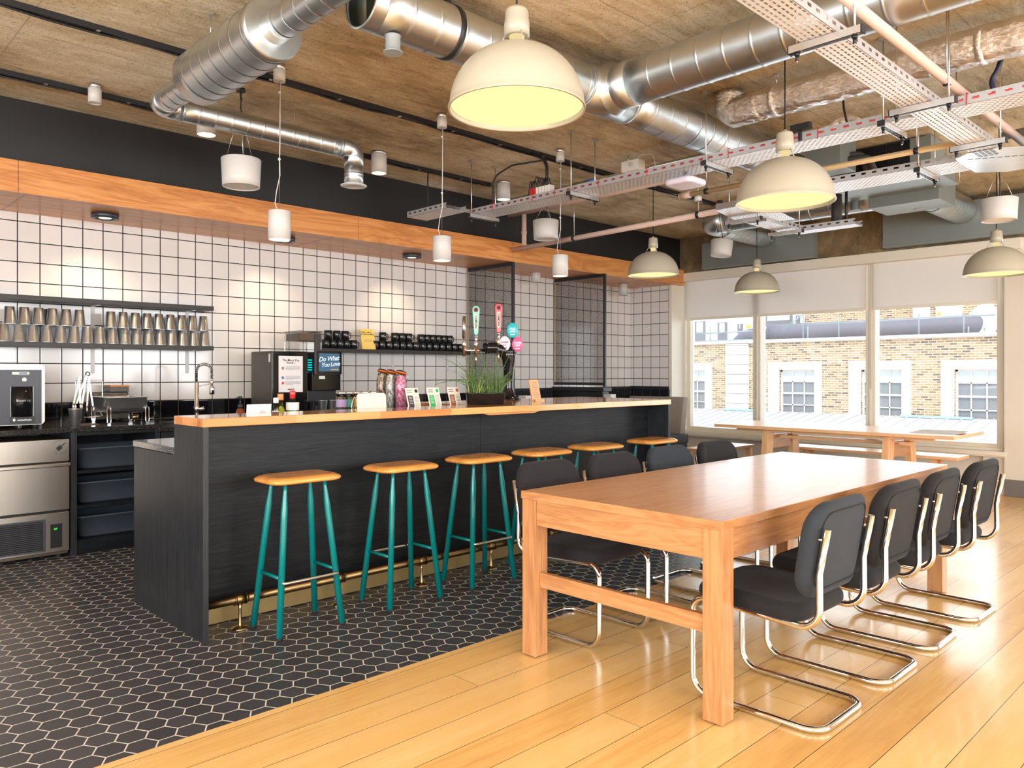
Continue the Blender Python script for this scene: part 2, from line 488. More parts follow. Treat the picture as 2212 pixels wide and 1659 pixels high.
def metal(name, c, rough, var=0.12, aniso=None, sc_=6):
    t = NT(name)
    v = t.scale(t.coords(), aniso) if aniso else t.coords()
    n = t.noise(v, sc_, 5, 0.65)
    cl = t.mix(n, tuple(a*(1-var) for a in c), tuple(min(1, a*(1+var)) for a in c))
    ro = t.math('ADD', rough-0.05, t.math('MULTIPLY', n, 0.12))
    return t.done(t.bsdf(Base_Color=cl, Roughness=ro, Metallic=1.0))
M['galv'] = metal('galvanised steel duct', (0.60, 0.64, 0.65), 0.36, 0.10, None, 9)
M['galv_dark'] = plain('shaded duct interior', (0.03, 0.045, 0.045), 0.5, 0.6)
M['galv_panel'] = plain('pale galvanised panel', lin(138, 146, 144), 0.42, 0.35, var=0.05)
M['strut'] = metal('zinc channel', (0.72, 0.72, 0.72), 0.32)
M['chrome'] = metal('chrome tube', (0.82, 0.80, 0.78), 0.09, 0.03)
M['steel'] = metal('brushed stainless', (0.62, 0.56, 0.50), 0.27, 0.10, (2, 2, 60), 1.0)
M['steel_h'] = metal('stainless cup', (0.80, 0.85, 0.90), 0.30, 0.05, (1, 1, 90), 1.0)
M['steel_rail'] = metal('satin steel', (0.72, 0.68, 0.64), 0.25, 0.05)
M['brass'] = metal('aged brass', (0.27, 0.175, 0.08), 0.33, 0.3, None, 5)
M['brass_bright'] = metal('brass post', (0.55, 0.40, 0.22), 0.26, 0.1)
M['brass_plate'] = plain('brass kick plate', lin(168, 144, 96), 0.42, 0.5, var=0.08)
def foil():
    t = NT('wrinkled foil')
    n = t.noise(t.scale(t.coords(), (16, 9, 16)), 3.2, 6, 0.72, 0.8)
    return t.done(t.bsdf(Base_Color=(0.93, 0.90, 0.87), Roughness=0.10, Metallic=1.0, Normal=t.bump(n, 0.55, 0.02)))
M['foil'] = foil()

def fabric(name, c, sc_=420):
    t = NT(name)
    n = t.noise(t.coords(), sc_, 2, 0.6); n2 = t.noise(t.coords(), 14, 3)
    f = t.math('ADD', t.math('MULTIPLY', n, 0.7), t.math('MULTIPLY', n2, 0.3))
    p = t.bsdf(Base_Color=t.mix(f, tuple(a*0.6 for a in c), tuple(min(1, a*1.5) for a in c)), Roughness=0.9, Normal=t.bump(n, 0.3, 0.002))
    p.inputs['Sheen Weight'].default_value = 0.04; p.inputs['Sheen Roughness'].default_value = 0.5
    return t.done(p)
M['fab_black'] = fabric('black wool', (0.006, 0.0055, 0.007))
M['fab_aub'] = fabric('aubergine wool', (0.009, 0.0065, 0.0095))
M['fab_slate'] = fabric('slate blue wool', (0.019, 0.025, 0.034))
M['fab_grey'] = fabric('grey banquette wool', lin(150, 138, 126))
M['fab_char'] = fabric('charcoal vinyl', (0.06, 0.062, 0.07))

M['bulkhead'] = plain('black painted plaster', (0.0105, 0.0105, 0.0115), 0.5, var=0.1)
M['black'] = plain('black paint', (0.012, 0.012, 0.013), 0.45)
M['black_gloss'] = plain('black gloss', (0.008, 0.008, 0.009), 0.09)
M['black_frame'] = plain('black steel frame', (0.014, 0.014, 0.016), 0.4)
M['rubber'] = plain('black rubber', (0.015, 0.015, 0.016), 0.7)
M['cable'] = plain('black cable', (0.012, 0.012, 0.012), 0.5)
M['white'] = plain('white paint', lin(204, 202, 200), 0.45)
M['white_gloss'] = plain('white plastic', lin(242, 240, 236), 0.28)
M['cream'] = plain('cream enamel', lin(178, 171, 154), 0.36, coat=0.15)
M['wall_white'] = plain('warm white wall paint', lin(220, 212, 200), 0.65)
M['joinery'] = plain('cream window paint', lin(230, 222, 206), 0.45)
M['pink_pipe'] = plain('pink primed pipe', lin(214, 186, 174), 0.5, var=0.05)
M['cream_pipe'] = plain('cream plastic pipe', lin(206, 178, 134), 0.4, var=0.04)
M['grey_ins'] = plain('grey pipe insulation', lin(150, 140, 128), 0.6)
M['black_ins'] = plain('black pipe insulation', lin(52, 48, 46), 0.7)
M['teal'] = plain('teal powder coat', (0.0, 0.20, 0.20), 0.28, coat=0.3)
M['tub'] = plain('slate plastic tub', lin(70, 78, 90), 0.42)
M['disp_grey'] = plain('graphite plastic', lin(66, 68, 76), 0.4)
M['skirt_grey'] = plain('grey skirting', lin(112, 108, 108), 0.5)
M['red'] = plain('red', (0.62, 0.03, 0.03), 0.4)
M['red_cable'] = plain('red cable', (0.62, 0.05, 0.06), 0.45)
M['blue_cable'] = plain('navy cable', (0.012, 0.012, 0.05), 0.45)
M['green_leaf'] = plain('onion green leaf', lin(84, 116, 52), 0.5, var=0.45)
M['leaf_tip'] = plain('pale leaf', lin(176, 178, 110), 0.55)
M['soil'] = plain('potting soil', (0.03, 0.02, 0.015), 0.9)
M['ceramic'] = plain('black glazed ceramic', (0.010, 0.009, 0.010), 0.07)
M['mug'] = plain('black mug glaze', (0.012, 0.012, 0.013), 0.13)
M['card'] = plain('cream card', lin(232, 224, 208), 0.6)
M['card_w'] = plain('white card', lin(240, 232, 230), 0.5)
M['yellow'] = plain('yellow card', lin(236, 200, 104), 0.6)
M['ink'] = plain('dark ink', (0.02, 0.02, 0.022), 0.6)
M['ink_grey'] = plain('grey ink', (0.22, 0.21, 0.22), 0.6)
M['ink_white'] = plain('white ink', (0.85, 0.85, 0.83), 0.6)
M['ink_brown'] = plain('brown block', lin(158, 88, 44), 0.6)
M['ink_green'] = plain('green block', lin(64, 172, 100), 0.6)
M['ink_plum'] = plain('dark plum block', lin(70, 56, 62), 0.6)
M['ink_red'] = plain('red block', lin(224, 72, 70), 0.6)
M['ink_blue'] = plain('blue block', lin(96, 120, 180), 0.6)
M['ink_gold'] = plain('gold ink', lin(232, 176, 70), 0.5)
M['ink_olive'] = plain('olive block', lin(140, 132, 96), 0.6)
M['mint'] = plain('mint enamel', lin(98, 188, 160), 0.3, coat=0.4)
M['tap_red'] = plain('red enamel', lin(226, 52, 58), 0.3, coat=0.4)
M['badge_teal'] = plain('turquoise badge', lin(40, 188, 200), 0.35)
M['badge_pink'] = plain('pink badge', lin(232, 96, 150), 0.35)
M['badge_white'] = plain('pale badge', lin(238, 228, 236), 0.35)
M['ink_mag'] = plain('magenta ink', lin(150, 40, 110), 0.5)
M['pink_sweet'] = speck('pink sachets', lin(214, 62, 120), lin(250, 190, 210))
M['white_sweet'] = speck('paper sachets', lin(150, 138, 126), lin(246, 240, 232))
M['brown_sweet'] = speck('brown sachets', lin(110, 74, 56), lin(226, 196, 170))
M['orange_seal'] = plain('orange rubber seal', lin(214, 110, 40), 0.5)
M['copper'] = metal('copper wire', (0.80, 0.48, 0.32), 0.2)
M['tea'] = speck('loose tea', lin(60, 58, 44), lin(150, 146, 110))
M['lab_green'] = plain('teal label', lin(60, 140, 128), 0.6)
M['lab_yel'] = plain('yellow label', lin(212, 176, 44), 0.6)
M['lab_lil'] = plain('lilac label', lin(176, 150, 196), 0.6)
M['lab_white'] = plain('white label', lin(232, 228, 220), 0.6)
M['oil'] = None
M['coffee_side'] = plain('dark bronze side panel', lin(74, 66, 58), 0.35, 0.3)
M['plastic_dk'] = plain('dark plastic', (0.018, 0.018, 0.020), 0.35)
M['amber'] = plain('amber soap', lin(120, 52, 24), 0.15)
M['purple'] = plain('purple cloth', lin(128, 86, 170), 0.7)
M['news'] = plain('newsprint', lin(206, 202, 200), 0.8, var=0.15)
M['steel_dk'] = plain('oven dark metal', lin(110, 96, 82), 0.4, 0.6)
M['handle_or'] = plain('tan block', lin(214, 142, 84), 0.5)
M['gunmetal'] = plain('gunmetal ring', lin(70, 72, 78), 0.35, 0.5)
M['terminal_grey'] = plain('grey plastic cap', lin(150, 156, 158), 0.45)
M['purple_grey'] = plain('lilac white plastic', lin(226, 218, 232), 0.4)
M['stone'] = plain('white painted stone', lin(244, 242, 238), 0.8, var=0.04)
M['roof_lead'] = plain('pale lead roof', lin(206, 206, 208), 0.7, var=0.06)
M['flash_blue'] = plain('blue flashing', lin(176, 204, 226), 0.7)
M['out_pipe'] = plain('grey roof duct', lin(128, 128, 140), 0.6, var=0.1)
M['out_metal'] = plain('galvanised railing', lin(164, 176, 180), 0.5, 0.3)
M['out_glass'] = plain('dark window pane', lin(150, 154, 158), 0.3)
M['out_blind'] = plain('pale window blind', lin(222, 232, 234), 0.6)
M['out_grey'] = plain('grey cladding', lin(140, 142, 150), 0.6)
M['out_white'] = plain('white render', lin(240, 242, 246), 0.8)

def glass(name, tint=(1, 1, 1), refl=0.06):
    t = NT(name)
    fr = t.n('Fresnel', IOR=1.45)
    mx = t.n('MixShader'); t.put(mx.inputs[0], fr.outputs[0])
    a = t.n('BsdfTransparent', Color=tint); b = t.n('BsdfGlossy', Roughness=0.02)
    t.put(mx.inputs[1], a.outputs[0]); t.put(mx.inputs[2], b.outputs[0])
    return t.done(mx)
M['glass'] = glass('window glass')
M['jar_glass'] = glass('jar glass', (0.95, 0.97, 0.96))
M['oil_glass'] = glass('green bottle glass', (0.90, 0.92, 0.62))
M['dark_glass'] = glass('dark bottle glass', (0.45, 0.50, 0.22))
M['smoke_glass'] = glass('smoked hopper', (0.90, 0.90, 0.89))
M['oil'] = plain('olive oil', lin(196, 192, 70), 0.2)
M['peach'] = plain('warm white shell', lin(240, 222, 204), 0.35)
M['sheet_tan'] = plain('tan menu sheet', lin(224, 178, 128), 0.6)
M['beans'] = plain('coffee beans', lin(120, 98, 82), 0.6, var=0.5)

def blind():
    t = NT('roller blind cloth')
    n = t.noise(t.scale(t.coords(), (1, 260, 260)), 1.0, 2)
    c = t.mix(n, lin(226, 220, 214), lin(240, 236, 232))
    mx = t.n('MixShader'); mx.inputs[0].default_value = 0.36
    d = t.n('BsdfDiffuse', Color=c); tr = t.n('BsdfTranslucent', Color=c)
    t.put(mx.inputs[1], d.outputs[0]); t.put(mx.inputs[2], tr.outputs[0])
    return t.done(mx)
M['blind'] = blind()

def slotted(name, along, c=(0.84, 0.84, 0.86), pl=0.036, pw=0.024, fl=0.32, fw=0.19):
    """perforated sheet: real see-through slots"""
    t = NT(name)
    x, y, z = t.xyz()
    u, w = (x, y) if along == 'x' else (y, x)
    fwv = t.math('MULTIPLY', t.math('ADD', w, 10.0), 1/pw); row = t.math('FLOOR', fwv)
    half = t.math('MULTIPLY', t.math('MODULO', row, 2.0), 0.5)
    fu = t.math('ADD', t.math('MULTIPLY', t.math('ADD', u, 10.0), 1/pl), half)
    a = t.math('LESS_THAN', t.math('ABSOLUTE', t.math('SUBTRACT', t.math('FRACT', fu), 0.5)), fl)
    b = t.math('LESS_THAN', t.math('ABSOLUTE', t.math('SUBTRACT', t.math('FRACT', fwv), 0.5)), fw)
    hole = t.math('MULTIPLY', a, b)
    p = t.bsdf(Base_Color=c, Roughness=0.38, Metallic=0.25)
    mx = t.n('MixShader'); t.put(mx.inputs[0], hole); t.put(mx.inputs[1], p.outputs[0]); t.put(mx.inputs[2], t.n('BsdfTransparent').outputs[0])
    return t.done(mx)
M['tray_y'] = slotted('perforated tray along y', 'y')
M['tray_x'] = slotted('perforated tray along x', 'x', pl=0.036, pw=0.0245, fl=0.33, fw=0.19)
def flange(name, along):
    t = NT(name)
    x, y, z = t.xyz()
    u = x if along == 'x' else y
    a = t.math('LESS_THAN', t.math('ABSOLUTE', t.math('SUBTRACT', t.math('FRACT', t.math('MULTIPLY', t.math('ADD', u, 10.0), 1/0.075)), 0.5)), 0.22)
    zz = t.math('LESS_THAN', t.math('ABSOLUTE', t.math('SUBTRACT', z, 0.030)), 0.007)
    hole = t.math('MULTIPLY', a, zz)
    p = t.bsdf(Base_Color=(0.55, 0.56, 0.58), Roughness=0.4, Metallic=0.5)
    mx = t.n('MixShader'); t.put(mx.inputs[0], hole); t.put(mx.inputs[1], p.outputs[0]); t.put(mx.inputs[2], t.n('BsdfTransparent').outputs[0])
    return t.done(mx)
M['flange_y'] = flange('tray flange along y', 'y')
M['flange_x'] = flange('tray flange along x', 'x')

def mesh_screen():
    """expanded-metal screen in the y-z plane with diamond openings"""
    t = NT('expanded black steel mesh')
    x, y, z = t.xyz()
    k = 1/0.019; k2 = 1/0.0135
    a = t.math('ADD', t.math('MULTIPLY', y, k), t.math('MULTIPLY', z, k2)); b = t.math('SUBTRACT', t.math('MULTIPLY', y, k), t.math('MULTIPLY', z, k2))
    ea = t.math('ABSOLUTE', t.math('SUBTRACT', t.math('FRACT', t.math('ADD', a, 100.0)), 0.5))
    eb = t.math('ABSOLUTE', t.math('SUBTRACT', t.math('FRACT', t.math('ADD', b, 100.0)), 0.5))
    wire = t.math('MAXIMUM', t.math('GREATER_THAN', ea, 0.38), t.math('GREATER_THAN', eb, 0.38))
    p = t.bsdf(Base_Color=(0.006, 0.006, 0.007), Roughness=0.6)
    mx = t.n('MixShader'); t.put(mx.inputs[0], wire); t.put(mx.inputs[1], t.n('BsdfTransparent').outputs[0]); t.put(mx.inputs[2], p.outputs[0])
    return t.done(mx)
M['mesh'] = mesh_screen()

def brick():
    t = NT('yellow stock brick')
    x, y, z = t.xyz()
    nd = t.n('TexBrick', offset=0.5, squash=1.0)
    t.put(nd.inputs['Vector'], t.vec(y, z, 0.0))
    for k, v in dict(Scale=1.0, Bias=0.0).items(): nd.inputs[k].default_value = v
    nd.inputs['Mortar Size'].default_value = 0.011; nd.inputs['Brick Width'].default_value = 0.225; nd.inputs['Row Height'].default_value = 0.075
    nd.inputs['Color1'].default_value = (0, 0, 0, 1); nd.inputs['Color2'].default_value = (1, 1, 1, 1); nd.inputs['Mortar'].default_value = (0.5, 0.5, 0.5, 1)
    big = t.noise(t.coords(), 0.7, 3)
    f = t.math('ADD', t.math('MULTIPLY', nd.outputs[0], 0.75), t.math('MULTIPLY', big, 0.3))
    cl = t.ramp(f, [(0.12, lin(118, 104, 92)), (0.3, lin(166, 140, 106)), (0.6, lin(200, 170, 124)), (0.95, lin(210, 178, 150))])
    cl = t.mix(nd.outputs[1], cl, lin(228, 220, 206))
    return t.done(t.bsdf(Base_Color=cl, Roughness=0.9))
M['brick'] = brick()

def streaked_front():
    t = NT('stainless door with reflection streaks')
    n = t.noise(t.scale(t.coords(), (5, 1, 0.05)), 1.6, 3); n2 = t.noise(t.scale(t.coords(), (3, 3, 300)), 1.0, 2)
    cl = t.mix(n, (0.46, 0.42, 0.37), (0.60, 0.55, 0.49))  # upright streaks of reflection put into the steel colour
    return t.done(t.bsdf(Base_Color=cl, Roughness=0.30, Metallic=1.0))
M['fridge'] = streaked_front()

M['lamp_glow'] = emit('lamp diffuser glow', (1.0, 0.88, 0.40), 1.15)
M['lamp_neck'] = emit('lamp neck glow', (1.0, 0.80, 0.38), 0.9)
M['spot_glow'] = emit('spot lens glow', (1.0, 0.78, 0.52), 6.0)
M['ring_glow'] = emit('ring lens glow', (1.0, 0.88, 0.70), 2.6)
M['led_cyan'] = emit('cyan light', (0.0, 0.75, 0.75), 1.2)
M['led_green'] = emit('green digits', (0.08, 1.0, 0.1), 1.6)
M['screen'] = emit('lit screen', lin(92, 124, 150), 0.9)
M['screen_ink'] = emit('lit screen letters', (0.85, 0.93, 0.95), 1.0)
M['screen_gold'] = emit('lit screen gold letters', (0.9, 0.5, 0.12), 0.9)
# ================================================================ camera
FPX = 1668.0; TH = math.radians(45.817); V0 = 805.4; EYE = 1.29
CT, ST = math.cos(TH), math.sin(TH)
cam = bpy.data.cameras.new('camera'); camo = bpy.data.objects.new('camera', cam); col.objects.link(camo)
camo.location = (0, 0, EYE)
camo.rotation_euler = (PI/2, 0, TH-PI/2)
cam.sensor_fit = 'HORIZONTAL'; cam.sensor_width = 36.0
cam.lens = FPX/2212*36.0
cam.shift_y = (V0-1659/2)/2212
cam.clip_start = 0.05; cam.clip_end = 200
sc.camera = camo

def at(u, v, X=None, Y=None, Z=None):
    """survey: the world point on a known plane seen at a photo position"""
    r = (u-1106)/FPX; q = (V0-v)/FPX
    x, y = CT+r*ST, ST-r*CT
    t = X/x if X is not None else Y/y if Y is not None else (Z-EYE)/q
    return Vector((x*t, y*t, EYE+q*t))

# ================================================================ room shell
ZC = 3.18; YW = 6.879; YF = 2.762; XW = 9.35
XL, YB = -3.6, -4.2
struct(MB().box(XL, XW+.3, YB, YF, -0.12, 0), 'floor', M['planks'])
struct(MB().box(XL, XW+.3, YF, YW+.15, -0.12, 0), 'floor_tiled', M['hex'])
struct(MB().box(XL-.2, XW+.5, YB-.2, YW+.3, ZC, ZC+.25), 'ceiling', M['concrete'])
struct(MB().box(XL, 9.105, YW, YW+.15, 0, 2.6), 'wall_back', M['tile_back'])
struct(MB().box(XL, 5.955, YW-.004, YW, 0.85, 1.052), 'trim_1', M['tile_black'])
struct(MB().box(9.105, 9.30, 6.222, YW+.15, 0, 2.6), 'wall_return', M['tile_return'])
struct(MB().box(9.099, 9.105, 6.224, YW, 0.40, 1.06), 'trim_2', M['tile_black_y'])
struct(MB().box(9.085, 9.105, 6.216, YW, 1.06, 1.100).box(9.08, 9.105, 6.205, 6.224, 0.4, 1.06), 'trim_3', M['black_frame'])
# ribbed black wainscot in the booth recess, with its ledge
wb = MB()
wb.box(5.99, 9.08, YW-.02, YW, 0.0, 1.06)
for i in range(62):
    x = 6.0+i*0.05
    if x < 9.07: wb.box(x, x+.028, YW-.032, YW-.02, 0.0, 1.06)
wb.box(5.99, 9.08, YW-.055, YW, 1.06, 1.095)
struct(wb, 'trim_4', M['black_frame'])
struct(MB().box(XL, XW+.02, 6.20, YW+.3, 2.70, ZC), 'wall_bulkhead', M['bulkhead'])
# timber soffit: fascia boards and underside boards
sf = MB().box(XL, 9.31, 6.107, YW, 2.517, 2.736)
struct(sf, 'soffit', M['soffit'])
jn = MB()
for x in (1.253, 3.96, 5.952, 8.15): jn.box(x-.0012, x+.0012, 6.1064, 6.1075, 2.517, 2.736)
for x in (1.30, 3.7, 6.1, 8.4): jn.box(x-.0012, x+.0012, 6.107, YW, 2.5162, 2.5175)
struct(jn, 'trim_5', M['black'])
# window wall
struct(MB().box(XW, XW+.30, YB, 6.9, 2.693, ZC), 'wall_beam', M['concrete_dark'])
struct(MB().box(XW, XW+.30, 1.35, 2.21, 0, 2.693).box(XW, XW+.3, YB, -3.4, 0, 2.693).box(XW, XW+.3, -3.4, 1.35, 0, .5), 'wall_right', M['wall_white'])
struct(MB().box(9.457, 9.65, 2.21, 6.4, 0, 0.43).box(9.40, 9.457, 2.21, 2.42, 0, .43), 'wall_window', M['wall_white'])
struct(MB().box(9.33, 9.62, 2.19, 6.22, 0.415, 0.46).box(9.345, 9.62, 2.19, 6.22, .40, .415), 'trim_6', M['joinery'], bevel=.004)
struct(MB().box(9.30, 9.42, 2.05, 6.16, 2.575, 2.69).box(9.42, 9.5, 2.05, 6.2, 2.60, 2.693), 'trim_7', M['joinery'], bevel=.004)
struct(MB().box(9.332, XW, YB, 2.205, 0, 0.175), 'baseboard_right', M['skirt_grey'], bevel=.003)
# corner strip beside the tiled return
struct(MB().box(9.105, 9.46, 6.17, 6.222, 0.0, 2.6), 'trim_8', M['joinery'], bevel=.003)

def window(idx, X, ys, z0, z1, fr=0.07):
    """frame with mullions at the inner ys and a pane in each light"""
    root = thing('window_%d' % idx, None, None, (X, (ys[0]+ys[-1])/2, z0)); root['kind'] = 'structure'
    f = MB()
    y0, y1 = ys[0], ys[-1]
    f.box(X-.06, X+.04, y0, y0+fr, z0, z1).box(X-.06, X+.04, y1-fr, y1, z0, z1)
    f.box(X-.06, X+.04, y0+fr, y1-fr, z0, z0+fr).box(X-.06, X+.04, y0+fr, y1-fr, z1-fr, z1)
    f.box(X-.09, X-.06, y0-.0, y1, z0, z0+.03)
    f.build('window_frame', M['joinery'], root, bevel=.004)
    for m in ys[1:-1]:
        MB().box(X-.09, X+.05, m-.055, m+.055, z0+fr, z1-fr).box(X-.10, X-.09, m-.012, m+.012, z0+fr, z1-fr).build('mullion', M['joinery'], root, bevel=.004)
    for a, b in zip(ys[:-1], ys[1:]):
        MB().box(X+.012, X+.016, a+.05, b-.05, z0+fr-.01, z1-fr+.01).build('pane', M['glass'], root)
    return root
m1 = at(1640, 800, X=9.5).y; m2 = at(1885, 800, X=9.5).y
window(1, 9.52, [2.235, m2, m1, 6.17], 0.46, 2.66)
window(2, 9.52, [-3.4, -1.0, 1.35], 0.5, 2.69)  # unseen window, added for the light it lets in

# the room behind the camera: plain walls, wide window openings added for fill light
def holed(axis, p, a0, a1, holes, name):
    m = MB()
    def bx(a, b, z0, z1):
        if axis == 'x': m.box(p-.2, p, a, b, z0, z1)
        else: m.box(a, b, p-.2, p, z0, z1)
    cur = a0
    for h0, h1 in holes:
        bx(cur, h0, 0, ZC); bx(h0, h1, 0, .75); bx(h0, h1, 2.75, ZC); cur = h1
    bx(cur, a1, 0, ZC)
    struct(m, name, M['wall_white'])
holed('x', XL, YB, YW+.3, [(-3.6, -0.4), (0.4, 3.6)], 'wall_left')
holed('y', YB, XL, XW+.3, [(-3.0, 0.0), (0.8, 3.8), (4.6, 7.6)], 'wall_front')

# ================================================================ roller blinds
BZ = 2.03
spans = [(1454, 1630, 'left'), (1636, 1871, 'middle'), (1886, 2154.8, 'right')]
for u0, u1, w in spans:
    ya, yb = at(u1, 800, X=9.41).y, at(u0, 800, X=9.41).y
    t = thing('roller_blind', 'white roller blind half lowered over the %s pane of the wide window' % w, 'blind', (9.41, (ya+yb)/2, BZ), 0, 'roller blinds at the window')
    MB().box(9.409, 9.411, ya, yb, BZ+.03, 2.64).build('cloth', M['blind'], t)
    MB().box(9.403, 9.417, ya, yb, BZ, BZ+.034).build('bottom_bar', M['joinery'], t, bevel=.003)
    MB().cyl((9.41, ya, 2.645), (9.41, yb, 2.645), .022).build('roller_tube', M['white'], t)
    if w != 'left':
        yc = yb+.010 if w == 'middle' else yb+.02
        MB().cyl((9.395, yc, 0.95 if w == 'middle' else 1.1), (9.395, yc, 2.62), .0035, seg=6).build('chain', M['white'], t)
# ================================================================ bar
XB0, XB1, YBF, HB, TS = 1.504, 5.373, 3.654, 1.072, 0.042
YN, YG, HG = 4.01, 4.602, 0.911
bar = thing('bar_counter', 'long black stained timber bar with stepped end panel', 'bar', (XB0, 4.1, 0))
ep = [(YBF, 0), (YG, 0), (YG, HG-.038), (YN+.003, HG-.038), (YN+.003, HB-TS), (YBF, HB-TS)]
Myz = Matrix(((0, 0, 1), (1, 0, 0), (0, 1, 0)))
MB().prism(ep, XB0, XB0+.028, M=Myz).build('end_panel', M['blackwood_z'], bar, bevel=.0015)
MB().prism([(YBF, 0), (4.62, 0), (4.62, HB-TS), (YBF, HB-TS)], XB1-.03, XB1-.002, M=Myz).build('end_panel', M['blackwood_z'], bar, bevel=.0015)
# front cladding: two boards meeting at a joint
xj = at(1038, 1000, Y=3.86).x
for a, b in ((XB0+.028, xj-.0012), (xj+.0012, XB1-.03)):
    MB().box(a, b, 3.86, 3.885, .13, HB-TS).build('front_panel', M['blackwood'], bar)
MB().box(XB0+.028, XB1-.03, 3.90, 3.91, 0.005, .30).build('kick_plate', M['brass_plate'], bar)
MB().box(XB0+.028, XB1-.03, 3.985, 4.0, HG, HB-TS).box(XB0+.028, XB1-.03, 3.912, 3.985, 0, HB-TS-.02).build('carcass', M['black'], bar)
MB().box(XB0+.028, XB1-.03, YG-.05, YG-.03, .1, HG-.04).build('back_panel', M['black'], bar)
MB().prism([(3.32, HB-TS-.001), (3.86, HB-TS-.001), (3.80, HB-TS-.014), (3.38, HB-TS-.014)], 3.69, 3.74,
           M=Matrix(((1, 0, 0), (0, 0, 1), (0, 1, 0)))).build('bracket', M['staves'], bar)
# timber top: narrow along the left, full depth past the beer tap
top = [(XB0-.002, YBF-.006), (XB1, YBF-.006), (XB1, 4.64), (3.47, 4.64), (3.47, YN), (XB0-.002, YN)]
o = MB().prism(top, HB-TS, HB).build('countertop', M['staves'], bevel=.003)
tag(o, 'long orange timber bar top of glued staves on the black bar', 'countertop')
o = MB().prism([(XB0-.002, YN+.004), (3.466, YN+.004), (3.466, YG+.012), (XB0-.002, YG+.012)], HG-.036, HG).build('worktop', M['granite_grey'], bevel=.004)
tag(o, 'grey speckled granite worktop on the low step behind the bar top', 'worktop')
# foot rail
fr = thing('foot_rail', 'aged brass foot rail on short posts along the foot of the bar', 'foot rail', (1.74, 3.755, 0))
ry, rz_ = 3.755, .148
MB().cyl((XB0+.03, ry, rz_), (XB1-.032, ry, rz_), .0215, seg=20).build('rail', M['brass'], fr)
for i in range(6):
    x = 1.733+i*.574
    if x > XB1-.1: break
    p = MB().lathe([(.044, 0), (.044, .004), (.036, .008), (.012, .013), (.0095, .02), (.008, .10), (.012, .122)], (x, ry, 0), seg=24)
    p = p.build('post', M['brass_bright'], fr)
    MB().cyl((x-.026, ry, rz_), (x+.026, ry, rz_), .0265, seg=24).cyl((x-.032, ry, rz_), (x-.026, ry, rz_), .029, seg=24).cyl((x+.026, ry, rz_), (x+.032, ry, rz_), .029, seg=24).build('collar', M['brass'], p)

# ================================================================ bar stools
def make_stool():
    t = thing('bar_stool', None, 'stool', (0, 0, 0), 0, 'bar stools along the bar')
    m = MB()
    w, d, z0, h = .395, .275, .742, .034
    rings = []
    for ins, z in ((.012, 0), (.004, .004), (0, .010), (0, .016), (.004, .022), (.018, .029), (.036, .034)):
        rings.append([Vector((p[0], p[1], z0+z)) for p in rrect(w-2*ins, d-2*ins, .07-ins*.6, 8)])
    m.loft(rings)
    m.build('seat', M['beech'], t, label=None)
    MB().prism(rrect(.085, .02, .0099, 6), z0+h-.0005, z0+h+.0008).build('hand_slot', M['ink_brown'], t)
    for sx in (-1, 1):
        for sy in (-1, 1):
            top_ = Vector((sx*.108, sy*.072, z0)); bot = Vector((sx*.174, sy*.136, 0))
            d_ = bot-top_
            L = MB().sweep([top_, top_+d_*.05, top_+d_*.16, top_+d_*.19, bot+Vector((0, 0, .012))-d_*0], [.0085, .0095, .0155, .0162, .0162], seg=16)
            l = L.build('leg', M['teal'], t)
            MB().cyl((bot.x, bot.y, 0), (bot.x, bot.y, .012), .0155, seg=14).build('foot', M['rubber'], l)
    def lp(sx, sy, z):
        f = (z0-z)/z0
        return Vector((sx*(.108+.066*f), sy*(.072+.064*f), z))
    for sx in (-1, 1):
        MB().cyl(lp(sx, -1, .285), lp(sx, 1, .285), .0085, seg=12).build('side_stretcher', M['teal'], t)
    a, b = lp(-1, -1, .268), lp(1, -1, .268)
    off = Vector((0, -.026, 0))
    MB().sweep(fillet([a, a+off, b+off, b], .02, 6), .0085, seg=12).build('foot_bar', M['steel_rail'], t, label='satin steel foot bar')
    return t
st0 = make_stool()
# x, facing (1 = steel bar toward the room)
stools = [(1.963, 0), (2.607, 1), (3.198, 0), (3.765, 1), (4.33, 0), (5.02, 0)]
wh = ['first beside the end panel', 'second, its steel bar turned to the bar', 'third from the end panel',
      'fourth, behind the first padded chair', 'fifth, behind the second padded chair', 'last, at the far end of the bar']
for i, (x, f) in enumerate(stools):
    o = st0 if i == 0 else copy_tree(st0)
    o.location = (x, 3.586, 0); o.rotation_euler = (0, 0, PI if f else 0)
    o['label'] = 'teal bar stool with orange wooden seat, ' + wh[i]

# ================================================================ big oak table
tb = thing('dining_table', 'large oak dining table with square legs surrounded by black chairs', 'table', (3.76, 2.0, 0))
TX0, TX1, TY0, TY1 = 2.497, 5.02, 1.475, 2.51
MB().box(TX0+.004, TX1-.004, TY0, TY1, .716, .750).build('tabletop', M['oak'], tb, bevel=.0015)
for x in (TX0, TX1-.004): MB().box(x, x+.004, TY0, TY1, .716, .7498).build('edge_band', M['oak_y'], tb, bevel=.001)
MB().box(TX0+.012, TX0+.036, TY0+.088, TY1-.088, .60, .7155).build('apron', M['oak_y'], tb, bevel=.001)
MB().box(TX1-.036, TX1-.012, TY0+.088, TY1-.088, .60, .7155).build('apron', M['oak_y'], tb, bevel=.001)
MB().box(TX0+.088, TX1-.088, TY0+.012, TY0+.036, .60, .7155).build('apron', M['oak'], tb, bevel=.001)
MB().box(TX0+.088, TX1-.088, TY1-.036, TY1-.012, .60, .7155).build('apron', M['oak'], tb, bevel=.001)
for x in (TX0+.004, TX1-.086):
    for y in (TY0+.004, TY1-.086):
        l = MB().box(x, x+.082, y, y+.082, .006, .7155).build('leg', M['oak_z'], tb, bevel=.002)
        MB().box(x+.012, x+.07, y+.012, y+.07, 0, .006).build('foot_pad', M['rubber'], l)
